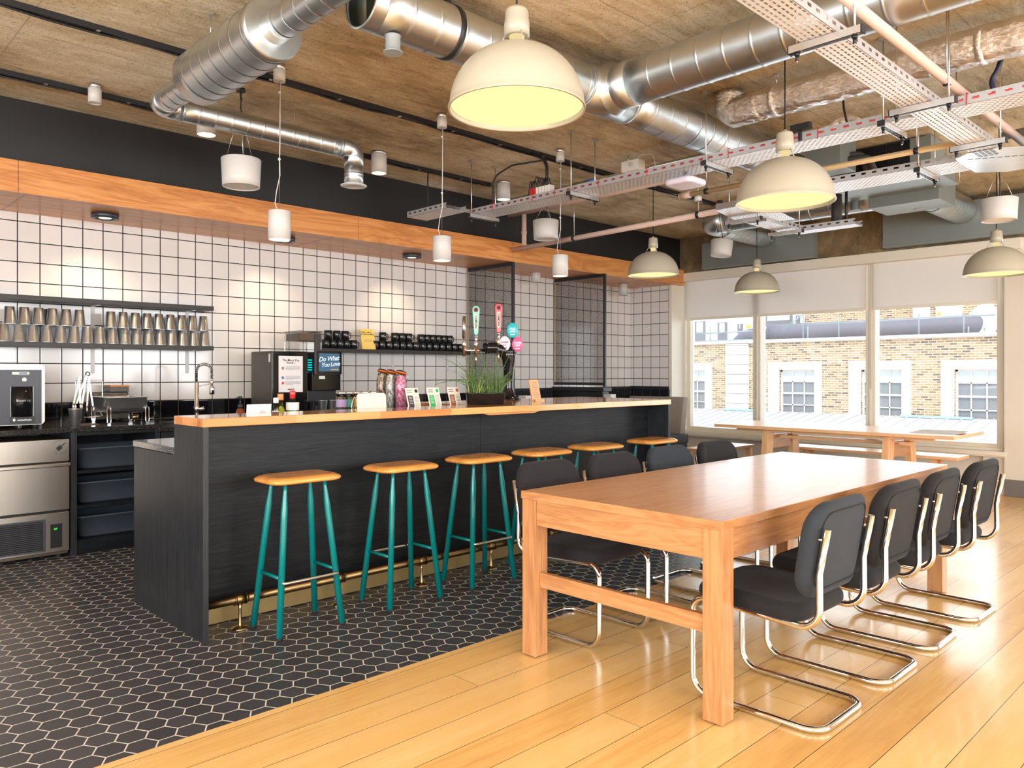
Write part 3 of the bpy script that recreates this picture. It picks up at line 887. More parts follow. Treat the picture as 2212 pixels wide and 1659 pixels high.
for x in (TX0+.032, TX1-.058):
    MB().box(x, x+.026, TY0+.088, TY1-.088, .318, .385).build('stretcher', M['oak_y'], tb, bevel=.0015)

# ================================================================ cantilever chairs: sitter faces +y
def make_chair(fab, seatfab):
    t = thing('cantilever_chair', None, 'chair', (0, 0, 0), 0, 'cantilever chairs round the oak table')
    s = .195; r = .0125
    def side(sx):
        return [Vector((sx*s, -.290, .740)), Vector((sx*s, -.260, .575)), Vector((sx*s, -.262, .372)), Vector((sx*s, .258, .402)), Vector((sx*s, .258, r)), Vector((sx*s, -.262, r))]
    Lp = side(-1); Rp = side(1)
    path = fillet(Lp+Rp[::-1], [.03, .075, .06, .075, .07, .07, .075, .06, .075, .03], 8)
    MB().sweep(path, r, seg=14).build('tube_frame', M['chrome'], t)
    m = MB(); k = m.mark()
    m.cushion(.45, .46, .072, .10, .034, 6, 6)
    def bend(p):
        z = p.z
        if p.y > .10: z -= ((p.y-.10)**2)*1.1
        z += .010*math.cos(p.x*5.0)
        return Vector((p.x, p.y+.025, z+.383+p.y*.05))
    m.xf(k, bend)
    m.build('seat', seatfab, t)
    # back pad: outline in x-z, bowed towards the sitter's back
    m = MB(); k = m.mark()
    m.cushion(.465, .355, .056, .105, .026, 6, 8)
    def bk(p):
        y = -.262+p.z + .55*p.x*p.x*1.0
        zz = p.y + .650
        y += -.16*(zz-.50) - .04
        return Vector((p.x, y+.054, zz))
    m.xf(k, lambda p: bk(Vector((p.x, p.y, -p.z+.056))))
    m.f = [f[::-1] for f in m.f]
    bp = m.build('backrest', fab, t)
    # stitched panel on the back face
    m = MB(); ring = []
    for p in rrect(.375, .285, .06, 6):
        ring.append(bk(Vector((p[0], p[1], -.001))))
    m.sweep(ring, .0022, seg=6, closed=True)
    m.build('piping', seatfab, bp)
    for sx in (-1, 1):
        MB().cyl((sx*s, -.283, .70), (sx*s, -.235, .70), .005, seg=8).build('fixing', M['chrome'], t)
    return t
kinds = {'black': make_chair(M['fab_black'], M['fab_black']), 'aub': make_chair(M['fab_aub'], M['fab_aub']), 'slate': make_chair(M['fab_slate'], M['fab_black'])}
used = set()
def chair(kind, x, y, rz, label):
    p = kinds[kind]
    o = p if kind not in used else copy_tree(p)
    used.add(kind)
    o.location = (x, y, 0); o.rotation_euler = (0, 0, rz); o['label'] = label
chair('slate', 2.880, 1.462, 0, 'chair with charcoal grey back, nearest the camera at the near corner of the oak table')
chair('black', 3.490, 1.462, 0, 'black padded chair, second from the near corner on the window-lit side of the oak table')
chair('black', 4.050, 1.462, .02, 'black padded chair, third from the near corner on the window-lit side of the oak table')
chair('black', 4.660, 1.447, -.02, 'black padded chair at the far corner of the oak table, nearest the white wall')
chair('aub', 2.970, 2.545, PI+.02, 'dark aubergine chair on the bar side of the oak table, nearest the camera')
chair('aub', 3.520, 2.545, PI, 'dark aubergine chair on the bar side of the oak table, second along')
chair('slate', 4.115, 2.57, PI-.01, 'slate blue chair on the bar side of the oak table, third along')
chair('black', 4.660, 2.56, PI, 'black chair on the bar side of the oak table, last before the window table')
# ================================================================ back counter
YC = 6.05; HC = 0.903; HC2 = 0.878
xe = at(351, 916, Y=YC).x
o = MB().box(-1.2, xe, YC, YW-.006, HC-.033, HC).build('worktop', M['granite'], bevel=.003)
tag(o, 'polished black granite worktop under the water dispenser', 'worktop')
o = MB().box(xe-.03, 5.94, YC-.012, YW-.006, HC2-.033, HC2-.0005).build('worktop', M['granite'], bevel=.003)
bpy.data.objects[o.name].modifiers[0].width = .003
tag(o, 'black granite worktop one step lower, with the kitchen tap', 'worktop')
o.location.z -= 0.0
# ice machine
ic = thing('ice_machine', 'undercounter stainless ice machine with louvred grille', 'ice machine', (1.2, 6.3, 0))
IX0, IX1, IY = 0.86, 1.551, 6.06
MB().box(IX0, IX1, IY+.03, 6.62, .02, .822).build('body', M['steel_dk'], ic, bevel=.003)
MB().box(IX0, IX1, IY, IY+.03, .672, .827).build('top_panel', M['fridge'], ic, bevel=.003)
d = MB().box(IX0, IX1, IY-.004, IY+.03, .334, .652).build('door', M['fridge'], ic, bevel=.003)
MB().box(IX0, IX1+.004, IY-.018, IY-.004, .636, .662).build('handle', M['steel'], d, bevel=.005)
MB().box(IX0, IX1, IY+.028, IY+.04, .30, .70).build('gap_strip', M['black'], ic)
MB().box(IX0, IX1, IY, IY+.03, .045, .318).build('lower_panel', M['fridge'], ic, bevel=.003)
g = MB()
gx0, gx1 = IX0+.02, at(98, 1100, Y=IY).x
g.box(gx0, gx1, IY-.010, IY, .060, .072).box(gx0, gx1, IY-.010, IY, .268, .280).box(gx1-.016, gx1, IY-.010, IY, .072, .268)
for i in range(15):
    z = .078+i*.0128
    g.obox(((gx0+gx1)/2-.006, IY-.006, z), (gx1-gx0-.016, .010, .0045), Matrix.Rotation(-.5, 3, 'X'))
g.build('grille', M['disp_grey'], ic)
MB().box(gx0, gx1, IY-.0015, IY, .06, .28).build('grille_recess', M['black'], ic)
cx0, cx1 = at(108, 1180, Y=IY).x, at(134, 1180, Y=IY).x
cp = MB().box(cx0, cx1, IY-.006, IY, .075, .24).build('control_panel', M['plastic_dk'], ic, bevel=.002)
text(cp, 'RF', M['led_green'], .020, frame_m(((cx0+cx1)/2-.005, IY-.0066, .205), (1, 0, 0), (0, 0, 1)), 'digits', shear=.2)
for x in (IX0+.05, IX1-.05): MB().cyl((x, IY+.06, 0), (x, IY+.06, .03), .02).build('foot', M['rubber'], ic)
sx, sz = at(130, 966, Y=IY).x, at(130, 966, Y=IY).z
for i, ch in enumerate('PLEASE USE'):
    a = math.radians(150-i*120/9)
    if ch != ' ': text(ic, ch, M['ink'], .013, frame_m((sx+.047*math.cos(a), IY-.0006, sz+.047*math.sin(a)), (math.sin(a), 0, -math.cos(a)), (math.cos(a), 0, math.sin(a))), 'lettering')
for i, ch in enumerate('ICE SCOOP'):
    a = math.radians(212+i*116/8)
    if ch != ' ': text(ic, ch, M['ink'], .013, frame_m((sx+.047*math.cos(a), IY-.0006, sz+.047*math.sin(a)), (-math.sin(a), 0, math.cos(a)), (-math.cos(a), 0, -math.sin(a))), 'lettering')
Rs = Matrix.Rotation(-math.radians(42), 3, 'Y')
MB().obox((sx-.006, IY-.0006, sz-.006), (.034, .001, .028), Rs).obox((sx+.018, IY-.0006, sz+.016), (.030, .001, .007), Rs).build('scoop_symbol', M['ink'], ic)

# open shelf unit with tubs
un = thing('shelf_unit', 'black open shelf unit holding three plastic tubs', 'shelf unit', (1.95, 6.4, 0))
UX0, UX1 = 1.562, xe-.01
m = MB()
m.box(UX0, UX0+.04, YC+.02, 6.86, 0, HC-.034).box(UX1-.035, UX1, YC+.02, 6.86, 0, HC-.034).box(UX0, UX1, 6.82, 6.84, 0, HC-.034)
m.build('carcass', M['blackwood_z'], un)
for z in (.098, .345, .592): MB().box(UX0+.04, UX1-.035, YC+.03, 6.82, z-.02, z).build('shelf', M['blackwood'], un)
MB().box(UX0+.04, UX1-.035, YC+.03, YC+.05, 0.0, .078).build('plinth', M['blackwood'], un)
MB().box(UX0+.04, UX1-.035, YC+.03, YC+.05, HC-.06, HC-.034).build('head_rail', M['blackwood'], un)
TUB = ['topmost', 'middle', 'lowest']
for k, z in enumerate((.592, .345, .098)):
    t = thing('storage_tub', 'slate grey plastic tub, the %s of three in the black shelf unit' % TUB[k], 'tub', (1.93, 6.35, z), 0, 'tubs in the shelf unit')
    m = MB()
    w, dd, h = .58, .42, .155
    rings = []
    for f, zz in ((.86, 0), (.90, .012), (.985, h-.012), (1.0, h-.012), (1.0, h), (.975, h), (.955, h-.014), (.87, .016), (.84, .012)):
        rings.append([Vector((1.91+p[0], 6.35+p[1], z+.001+zz)) for p in rrect(w*f, dd*f, .05, 5)])
    m.loft(rings); m.build('tub_body', M['tub'], t)
    m = MB()
    for i in range(6):
        x = 1.91-w/2+.05+i*.10
        m.bar((x, 6.35-dd/2+.004, z+h-.002), (x, 6.35-dd/2+.014, z+h-.035), .006, .006)
    m.build('rib', M['tub'], t)
# black cabinets further along
o = MB().box(xe+.0, 5.93, YC+.03, 6.86, 0, HC2-.034).build('base_cabinet', M['black'])
tag(o, 'black base cabinet under the lower granite worktop', 'cabinet')
o = MB().box(-1.2, IX0-.01, YC+.03, 6.86, 0, HC-.034).build('base_cabinet', M['black'])
tag(o, 'black base cabinet left of the ice machine', 'cabinet')

# water dispenser
wd = thing('water_dispenser', 'graphite and white water dispenser on the black granite worktop', 'dispenser', (1.21, 6.44, HC))
DX0, DX1, DY, DZ0, DZ1 = .965, 1.444, 6.25, .925, 1.351
Mxz = Matrix(((1, 0, 0), (0, 0, 1), (0, 1, 0)))
def xz_prism(m, poly, y0, y1): return m.prism([(a, b) for a, b in poly], y0, y1, M=Mxz)
m = MB(); ctr = ((DX0+DX1)/2, (DZ0+DZ1)/2)
m.loft([[Vector((ctr[0]+p[0], y, ctr[1]+p[1])) for p in rrect(DX1-DX0, DZ1-DZ0, .03, 6)] for y in (6.64, DY)], smooth=False)
m.build('shell', M['white_gloss'], wd)
ax0, ax1, az0, az1 = at(22, 850, Y=DY).x, at(73, 850, Y=DY).x, .985, 1.195
m = MB(); f0, f1 = DX0+.02, DX1-.022
m.box(f0, ax0, DY-.006, DY, DZ0+.004, DZ1-.04).box(ax1, f1, DY-.006, DY, DZ0+.004, DZ1-.04).box(ax0, ax1, DY-.006, DY, DZ0+.004, az0).box(ax0, ax1, DY-.006, DY, az1, DZ1-.04)
m.build('front_panel', M['disp_grey'], wd)
MB().cyl(((ax0+ax1)/2, DY+.02, az0), ((ax0+ax1)/2, DY+.02, az1), (ax1-ax0)/2-.001, seg=32).build('alcove', M['black_gloss'], wd)
MB().lathe([(0, 0), (.014, 0), (.014, .004)], ((ax0+ax1)/2+.012, DY-.006, 1.243), axis_m((0, -1, 0)), 24).build('button', M['lab_white'], wd)
MB().box(ax0+.01, ax1-.03, DY-.008, DY-.006, 1.278, 1.296).build('button_strip', M['lab_white'], wd)
MB().box((ax0+ax1)/2-.02, (ax0+ax1)/2+.03, DY-.0085, DY-.006, 1.274, 1.300).build('display', M['black_gloss'], wd)
MB().box(ax0-.002, ax1+.002, DY-.012, DY-.006, .938, .982).build('drip_tray', M['plastic_dk'], wd)
text(wd, 'waterlogic', M['ink_white'], .021, frame_m(((ax0+ax1)/2+.012, DY-.0126, .961), (1, 0, 0), (0, 0, 1)), 'lettering', bold=.0004)
MB().sphere(((ax0+ax1)/2-.050, DY-.0124, .962), .010, 12, 8, (.8, .05, 1)).bar(((ax0+ax1)/2-.050, DY-.0124, .968), ((ax0+ax1)/2-.047, DY-.0124, .980), .004, .001).build('drop_logo', M['ink_white'], wd)
for k, z in enumerate((1.30, 1.275, 1.252)):
    MB().cyl((DX0+.062, DY-.0065, z), (DX0+.062, DY-.0060, z), .007, seg=10).box(DX0+.05, DX0+.074, DY-.0065, DY-.006, z-.012, z-.0095).build('symbol', M['ink_white'], wd)
for x in (DX0+.05, DX1-.05):
    for y in (DY+.04, 6.6): MB().cyl((x, y, HC), (x, y, DZ0), .018, seg=14).build('foot', M['rubber'], wd)

# steel tumblers
def make_cup():
    t = thing('steel_tumbler', None, 'cup')
    MB().lathe([(.030, 0), (.0315, .002), (.0445, .126), (.046, .128), (.0445, .130), (.0425, .126), (.030, .004)], seg=28).build('cup', M['steel_h'], t)
    m = MB()
    for k, (a0, a1, z) in enumerate(((-.30, .30, .066), (-.22, .22, .059))):
        rr = .0315+.013*z/.126+.0004
        pts = [Vector((rr*math.sin(a0+(a1-a0)*i/8), -rr*math.cos(a0+(a1-a0)*i/8), z)) for i in range(9)]
        m.sweep(pts, .0009, seg=4)
    m.build('printed_line', M['ink'], t)
    return t
cup0 = make_cup(); cup_used = [False]
def cup(x, y, z, inverted, rot, label, group):
    o = copy_tree(cup0) if cup_used[0] else cup0
    cup_used[0] = True
    o.location = (x, y, z+(.130 if inverted else 0)); o.rotation_euler = (PI if inverted else 0, 0, rot)
    o['label'] = label
    if group: o['group'] = group
    return o
SZ1, SZ2, SZ3 = 1.522, 1.87, 1.53
low = [(7.6, 0), (32.5, 0), (58.6, 0), (92, 0), (118, 0), (144, 0), (169, 0), (195, 0), (219, 1), (233, 0), (248.5, 1), (266, 0), (290, 0), (314, 0), (341, 0), (362, 0), (389.5, 0), (411, 0), (428.5, 0), (441, 1)]
upp = [(20.6, 0), (43.4, 0), (74.9, 0), (94.5, 1), (105.5, 0), (129, 0), (155, 0), (239, 0), (265, 0), (291, 0), (314.5, 0), (338.5, 0), (361, 0), (382, 0), (404.7, 0), (427, 0)]
def place(lst, z, v, row):
    pos = [(at(u, v, Y=(6.80 if b else 6.705)).x, 6.80 if b else 6.705, u) for u, b in lst]
    for i in range(len(pos)):
        for _ in range(1):
            for j in range(i):
                dx = pos[i][0]-pos[j][0]
                if pos[i][1] == pos[j][1] and abs(dx) < .0935: pos[i] = (pos[j][0]+.0935, pos[i][1], pos[i][2])
    return pos
pl = place(low, SZ1, 720, 'lower'); pu = place(upp, SZ1, 680, 'upper')
for i, (x, y, u) in enumerate(pl):
    cup(x, y, SZ1, True, random.uniform(-.9, .6)+.75, 'upside-down steel tumbler, %s from the left in the bottom row on the shelf' % ORD[i], 'steel tumblers on the shelf')
for i, (x, y, u) in enumerate(pu):
    cup(x, y, SZ1+.1302, True, random.uniform(-.9, .6)+.75, 'upside-down steel tumbler, %s from the left in the row stacked on other tumblers' % ORD[i], 'steel tumblers on the shelf')
pc = at(162.5, 918, Y=6.17)
cup(pc.x, 6.17, HC, False, .5, 'single upright steel tumbler on the granite between the water dispenser and the serving dish', None)
px0, px1 = at(697, 880, Y=6.087).x, at(718.5, 880, Y=6.087).x
q_ = MB().box(px0-.08, px1+.08, 6.042, 6.134, HC2, HC2+.038).build('cup_tray', M['plastic_dk'], bevel=.003); tag(q_, 'black cup tray under the two steel tumblers at the coffee machine', 'tray')
for u, lb in ((697, 'left'), (718.5, 'right')):
    p = at(u, 880, Y=6.087)
    cup(p.x, 6.087, HC2+.038, False, .7, 'upright steel tumbler, %s of the pair before the coffee machine' % lb, 'pair of tumblers on the bar')

# wall shelves
def shelf(x0, x1, z0, z1, label, brk):
    t = thing('wall_shelf', label, 'shelf', ((x0+x1)/2, 6.76, z0), 0, 'black wall shelves')
    MB().box(x0, x1, 6.65, YW-.002, z0, z1).build('board', M['shelf_black'], t, bevel=.0015)
    for bx in brk:
        MB().box(bx-.014, bx+.014, YW-.006, YW-.001, z0-.20, z0).box(bx-.014, bx+.014, 6.72, YW-.006, z0-.005, z0).build('bracket', M['white'], t)
bk = [at(200, 780, Y=YW).x, at(404, 780, Y=YW).x]
shelf(-.4, 2.833, 1.486, 1.522, 'lower black wall shelf carrying the stacked steel tumblers', bk)
shelf(-.4, 2.833, 1.833, 1.870, 'upper empty black wall shelf above the steel tumblers', bk)
shelf(3.86, 5.80, 1.493, 1.530, 'black wall shelf carrying black mugs right of the coffee machine', [at(848, 785, Y=YW).x, at(966, 785, Y=YW).x])

# mugs
def make_mug():
    t = thing('mug', None, 'mug', (0, 0, 0), 0, 'black mugs on the wall shelf')
    MB().lathe([(.036, 0), (.0395, .004), (.0395, .088), (.0385, .090), (.0365, .088), (.0365, .008), (0, .008)], seg=28, caps=False).lathe([(0, 0.0005), (.037, .0005)], seg=28, caps=False).build('cup', M['mug'], t)
    MB().sweep(fillet([(.038, 0, .074), (.062, 0, .074), (.066, 0, .045), (.060, 0, .02), (.038, 0, .016)], .016, 6), .0048, seg=8).build('handle', M['mug'], t)
    m = MB(); rr = .0399
    for z, a in ((.047, .42),):
        m.sweep([Vector((rr*math.sin(-a+2*a*i/8), -rr*math.cos(-a+2*a*i/8), z)) for i in range(9)], .0016, seg=4)
    m.build('printed_band', M['ink_white'], t)
    return t
mug0 = make_mug(); mused = [False]
def mugs(us, z, v, y, lab, rot=0.0):
    for i, u in enumerate(us):
        o = copy_tree(mug0) if mused[0] else mug0
        mused[0] = True
        x = at(690+u*.1492, v, Y=y).x
        o.location = (x, y, z); last = i == len(us)-1
        o.rotation_euler = (0, 0, (random.uniform(-.12, .05) if last else random.uniform(.5, .8)))
        o['label'] = lab % ORD[i]
def spaced(u0, u1, y, v):
    """touching mugs between two sightings"""
    xa, xb = at(690+u0*.1492, v, Y=y).x, at(690+u1*.1492, v, Y=y).x
    n = max(1, round((xb-xa)/.086)); 
    return [xa+(xb-xa)*i/n for i in range(n+1)]
def mugs_x(xs, z, y, lab):
    for i, x in enumerate(xs):
        o = copy_tree(mug0) if mused[0] else mug0
        mused[0] = True
        last = i == len(xs)-1
        o.location = (x, y, z); o.rotation_euler = (0, 0, random.uniform(-.1, .05) if last else random.uniform(.55, .8)-1.3*0)
        if not last: o.rotation_euler[2] = random.uniform(1.2, 1.7)
        o['label'] = lab % ORD[i]
mugs_x(spaced(90, 490, 6.755, 755), SZ3, 6.755, 'black mug, %s in the bottom row between coffee machine and yellow card')
mugs_x(spaced(125, 370, 6.755, 742), SZ3+.0902, 6.755, 'black mug, %s from the left in the stacked row left of the yellow card')
mugs_x(spaced(800, 1390, 6.70, 752), SZ3, 6.70, 'black mug, %s after the yellow card in the bottom shelf row')
mugs_x(spaced(1490, 2040, 6.765, 757), SZ3, 6.765, 'black mug, %s in the bottom row at the far end of the shelf')
mugs_x([at(690+915*.1492, 725, Y=6.70).x], SZ3+.0902, 6.70, 'single black mug on top of the bottom row just right of the yellow card%.0s')
mugs_x(spaced(1090, 1290, 6.70, 728), SZ3+.0902, 6.70, 'black mug, %s of those stacked in the middle of the shelf')
mugs_x(spaced(1470, 1880, 6.765, 735), SZ3+.0902, 6.765, 'black mug, %s in the stacked row at the far end of the shelf')

# yellow card on the mug shelf
p0 = at(690+610*.1492, 755, Y=6.69); p1 = at(690+770*.1492, 755, Y=6.69)
yc = thing('notice_card', 'yellow notice card leaning on the mug shelf', 'card', ((p0.x+p1.x)/2, 6.69, SZ3))
Rt = Matrix.Rotation(math.radians(-14), 3, 'X')
w = .165
def card(parent, base, w, h, ry, lean, mat, th=.003, name='card'):
    """leaning panel: returns function mapping card space (x right, y up) to world"""
    R = Matrix.Rotation(ry, 3, 'Z') @ Matrix.Rotation(math.radians(-lean), 3, 'X')
    b = Vector(base)
    MB().obox(b + R @ Vector((0, th/2, h/2)), (w, th, h), R).build(name, mat, parent)
    def fm(x, z, dy=-.0004):
        o = b + R @ Vector((x, dy, z))
        return frame_m(o, R @ Vector((1, 0, 0)), R @ Vector((0, 0, 1)))
    return R, b, fm
R, b, fm = card(yc, (p0.x+.075, 6.665, SZ3+.001), .15, .215, math.radians(-8), 14, M['yellow'])
text(yc, 'TAKE A MUG,', M['ink'], .020, fm(-.012, .178), 'lettering', bold=.0006)
text(yc, 'RETURN A MUG.', M['ink'], .020, fm(-.002, .156), 'lettering', bold=.0006)
for k in range(3):
    MB().obox(b + R @ Vector((.0, -.0004, .098-k*.009)), (.085, .0006, .003), R).build('small_print', M['ink_grey'], yc)
MB().box(p0.x+.02, p0.x+.12, 6.70, 6.74, SZ3, SZ3+.004).bar((p0.x+.075, 6.735, SZ3+.002), (p0.x+.075, 6.702, SZ3+.10), .05, .003).build('easel_foot', M['handle_or'], yc)

# ---------------------------------------------------------------- coffee machine
cm = thing('coffee_machine', 'black bean-to-cup coffee machine with a lit touch screen', 'coffee machine', (3.45, 6.4, HC2))
CY = 6.20; CX0 = 3.147; CZ0, CZ1 = HC2, 1.479
cxm = at(665, 800, Y=CY).x; cxr = at(734, 800, Y=CY).x
MB().box(CX0, cxm, CY+.02, 6.60, CZ0, CZ1).build('body', M['coffee_side'], cm, bevel=.012)
MB().box(CX0+.006, cxm, CY, CY+.02, CZ0+.02, CZ1-.004).build('glossy_door', M['black_gloss'], cm, bevel=.004)
MB().box(cxm+.002, cxr, CY+.06, 6.58, CZ0, CZ1-.005).build('dispensing_tower', M['plastic_dk'], cm, bevel=.006)
MB().box(cxm+.03, cxr, CY-.02, CY+.06, 1.13, 1.30).build('spout_housing', M['black_gloss'], cm, bevel=.006)
MB().box(cxm+.03, cxr, CY-.04, CY+.06, CZ0+.02, 1.03).build('drip_tray', M['plastic_dk'], cm, bevel=.006)
MB().box(cxm+.05, cxr+.02, CY-.06, CY-.04, CZ0+.02, 1.00).build('tray_front', M['disp_grey'], cm, bevel=.004)
for k in range(6):
    MB().box(cxm+.012, cxm+.075, CY+.056, CY+.0598, 1.29+k*.022, 1.30+k*.022).build('status_light', M['led_cyan'], cm)
# touch screen panel
s0, s1 = at(682, 783, Y=CY-.08).x, at(739, 783, Y=CY-.08).x
zt, zb = at(710, 757, Y=CY-.08).z, at(710, 809, Y=CY-.08).z
sp = MB().box(s0, s1, CY-.08, CY-.045, zb, zt).build('screen_bezel', M['disp_grey'], cm, bevel=.008)
MB().box(s0+.006, s1-.006, CY-.082, CY-.08, zb+.006, zt-.006).build('screen_glass', M['black_gloss'], sp)
MB().box(s0+.03, s1-.03, CY-.0826, CY-.082, zb+.028, zt-.028).build('screen_picture', M['screen'], sp)
sx_ = (s0+s1)/2; sz_ = (zb+zt)/2; W_ = (s1-s0)
text(sp, 'Do What', M['screen_ink'], .058, frame_m((sx_-.005, CY-.083, sz_+.032), (1, 0, .08), (0, 0, 1)), 'lettering', shear=.35, bold=.001, space=.9)
text(sp, 'You Love', M['screen_ink'], .055, frame_m((sx_+.012, CY-.083, sz_-.018), (1, 0, .08), (0, 0, 1)), 'lettering', shear=.35, bold=.001, space=.9)
text(sp, 'wework', M['screen_gold'], .024, frame_m((sx_+.055, CY-.083, sz_-.062), (1, 0, 0), (0, 0, 1)), 'lettering', bold=.0006)
MB().box(cxm+.10, cxm+.16, CY-.0215, CY-.02, 1.235, 1.262).build('maker_plate', M['lab_white'], cm)
# laminated notice on the door
n0, n1 = at(602, 800, Y=CY-.002).x, at(654, 800, Y=CY-.002).x
nz0, nz1 = at(628, 847, Y=CY).z, at(628, 769, Y=CY).z
nt = MB().box(n0, n1, CY-.002, CY-.0005, nz0, nz1).build('notice', M['card_w'], cm)
nx = (n0+n1)/2; nw = n1-n0; nh = nz1-nz0
def nfm(fx, fz): return frame_m((n0+nw*fx, CY-.0025, nz1-nh*fz), (1, 0, 0), (0, 0, 1))
text(nt, 'The More You', M['ink'], .027, nfm(.5, .12), 'lettering', bold=.0004); text(nt, 'Know...', M['ink'], .027, nfm(.5, .185), 'lettering', bold=.0004)
for fz, mt in ((.34, 'ink_olive'), (.60, 'ink_blue'), (.75, 'ink_red')):
    MB().box(n0+nw*.12, n0+nw*.22, CY-.0026, CY-.002, nz1-nh*(fz+.035), nz1-nh*(fz-.035)).build('symbol', M[mt], nt)
    m = MB()
    for k in range(4): m.box(n0+nw*.28, n0+nw*(.9 if k < 3 else .6), CY-.0025, CY-.002, nz1-nh*(fz-.04+k*.028)-.002, nz1-nh*(fz-.04+k*.028)+.001)
    m.build('small_print', M['ink_grey'], nt)
text(nt, 'wework', M['ink'], .018, nfm(.5, .92), 'lettering', bold=.0008)
for k, (zz, hh) in enumerate(((1.44, .03), (1.405, .04))):
    MB().box(CX0-.0012, CX0, CY+.03, CY+.06, zz-hh/2, zz+hh/2).build('sticker', M['lab_white'], cm)
# hopper
h0, h1 = at(646, 730, Y=6.25).x, at(695, 730, Y=6.25).x
hp = MB().box(h0, h1, 6.25, 6.52, CZ1, CZ1+.185).build('bean_hopper', M['smoke_glass'], cm, bevel=.006)
MB().box(h0+.012, h1-.012, 6.262, 6.508, CZ1+.10, CZ1+.165).build('coffee_beans', M['beans'], hp)
MB().box(h0-.004, h1+.004, 6.246, 6.524, CZ1+.172, CZ1+.187).build('hopper_lid', M['smoke_glass'], hp, bevel=.003)
MB().box(h0+.16, h0+.22, 6.255, 6.27, CZ1+.01, CZ1+.165).build('hopper_latch', M['disp_grey'], hp, bevel=.003)

# wall socket, kitchen tap, soap
p = at(836, 829, Y=YW-.012)
so = thing('wall_socket', 'brushed steel double wall socket above the glass jars', 'socket', (p.x, YW-.01, p.z))
MB().box(p.x-.075, p.x+.075, YW-.012, YW-.001, p.z-.045, p.z+.045).build('plate', M['steel_rail'], so, bevel=.002)
for dx in (-.04, .035): MB().box(p.x+dx-.018, p.x+dx+.018, YW-.0145, YW-.012, p.z-.02, p.z+.02).build('outlet', M['black'], so, bevel=.002)
tx, ty = 2.59, 6.42
tp = thing('kitchen_tap', 'chrome spring-neck kitchen tap rising behind the bar end', 'tap', (tx, ty, HC2))
MB().lathe([(.028, 0), (.028, .01), (.02, .02), (.018, .09), (.024, .10), (.024, .13), (.018, .14), (.017, .33), (.013, .34)], (tx, ty, HC2), seg=24).build('column', M['chrome'], tp)
arc = [Vector((tx, ty, HC2+.33))]+[Vector((tx+.055-.055*math.cos(a), ty-.02*(1-math.cos(a)), HC2+.43+.055*math.sin(a))) for a in [PI*i/14 for i in range(15)]]+[Vector((tx+.11, ty-.04, HC2+.36))]
MB().sweep(arc, .0075, seg=10).build('hose', M['rubber'], tp)
m = MB(); L = len(arc); sp_pts = []
for i in range(L-1):
    for k in range(22):
        f = k/22; c_ = arc[i].lerp(arc[i+1], f); d_ = (arc[i+1]-arc[i]).normalized()
        n_ = Vector((0, 1, 0)); b_ = d_.cross(n_).normalized(); n_ = b_.cross(d_)
        turns = (arc[i+1]-arc[i]).length/.0085
        a = 2*PI*(f*round(max(1, turns)))
        sp_pts.append(c_+(n_*math.cos(a)+b_*math.sin(a))*.0125)
m.sweep(sp_pts, .0022, seg=5); m.build('spring', M['chrome'], tp)
hx, hy = tx+.11, ty-.04
MB().lathe([(.009, .12), (.011, .10), (.011, .06), (.019, .055), (.021, .045), (.021, .0), (.017, -.008)], (hx, hy, HC2+.24), seg=22).build('spray_head', M['chrome'], tp)
MB().cyl((tx, ty, HC2+.30), (hx, hy, HC2+.32), .005).build('support_arm', M['chrome'], tp)
MB().cyl((tx+.018, ty-.006, HC2+.11), (tx+.055, ty-.02, HC2+.115), .014, .017).build('lever', M['chrome'], tp)

# serving dish with loop legs, behind it a grey appliance
dx0, dx1, dy0, dy1 = 1.831, 2.135, 6.20, 6.62
ch = thing('chafing_dish', 'stainless rectangular chafing dish on loop legs by the tongs', 'serving dish', (1.98, 6.4, HC))
m = MB()
m.loft([[Vector(((dx0+dx1)/2+p[0]*f, (dy0+dy1)/2+p[1]*f, z)) for p in rrect(dx1-dx0, dy1-dy0, .02, 4)] for f, z in ((.78, .985), (.90, 1.0), (.94, 1.018), (.99, 1.028), (.955, 1.100), (.985, 1.104), (.985, 1.108), (.945, 1.106), (.90, 1.04), (.88, 1.03))])
m.build('pan', M['steel_h'], ch)
for x in (dx0+.02, dx1-.012):
    for y in (dy0+.012, dy1-.03):
        MB().sweep(fillet([(x-.012, y-.012, 1.03), (x-.012, y-.014, HC+.008), (x+.012, y-.014, HC+.008), (x+.012, y-.012, 1.03)], .011, 5), .0042, seg=8).box(x-.011, x+.011, y-.017, y-.011, HC+.001, HC+.05).build('leg', M['chrome'], ch)
MB().cyl((2.07, 6.32, .935), (2.07, 6.32, .965), .03).cyl((2.07, 6.32, HC), (2.07, 6.32, .935), .004).build('burner', M['brass_bright'], ch)
gb = thing('toaster', 'grey slotted toaster with a tan block on top behind the chafing dish', 'toaster', (2.0, 6.74, HC))
ga, gb1 = at(200, 850, Y=6.70).x, at(278, 850, Y=6.70).x
MB().box(ga, gb1, 6.70, 6.86, HC+.012, 1.135).build('body', M['coffee_side'], gb, bevel=.008)
MB().box(gb1-.14, gb1, 6.695, 6.86, 1.136, 1.178).build('raised_end', M['coffee_side'], gb, bevel=.003)
MB().box(gb1-.145, gb1+.004, 6.69, 6.86, 1.178, 1.190).build('top_block', M['handle_or'], gb, bevel=.002)
for k in range(3): MB().box(ga+.04, ga+.14, 6.6985, 6.70, 1.085+k*.014, 1.091+k*.014).box(gb1-.08, gb1-.02, 6.6985, 6.70, 1.085+k*.014, 1.091+k*.014).build('slot', M['black'], gb)
for x in (ga+.04, gb1-.04): MB().cyl((x, 6.78, HC), (x, 6.78, HC+.012), .015, seg=12).build('foot', M['rubber'], gb)
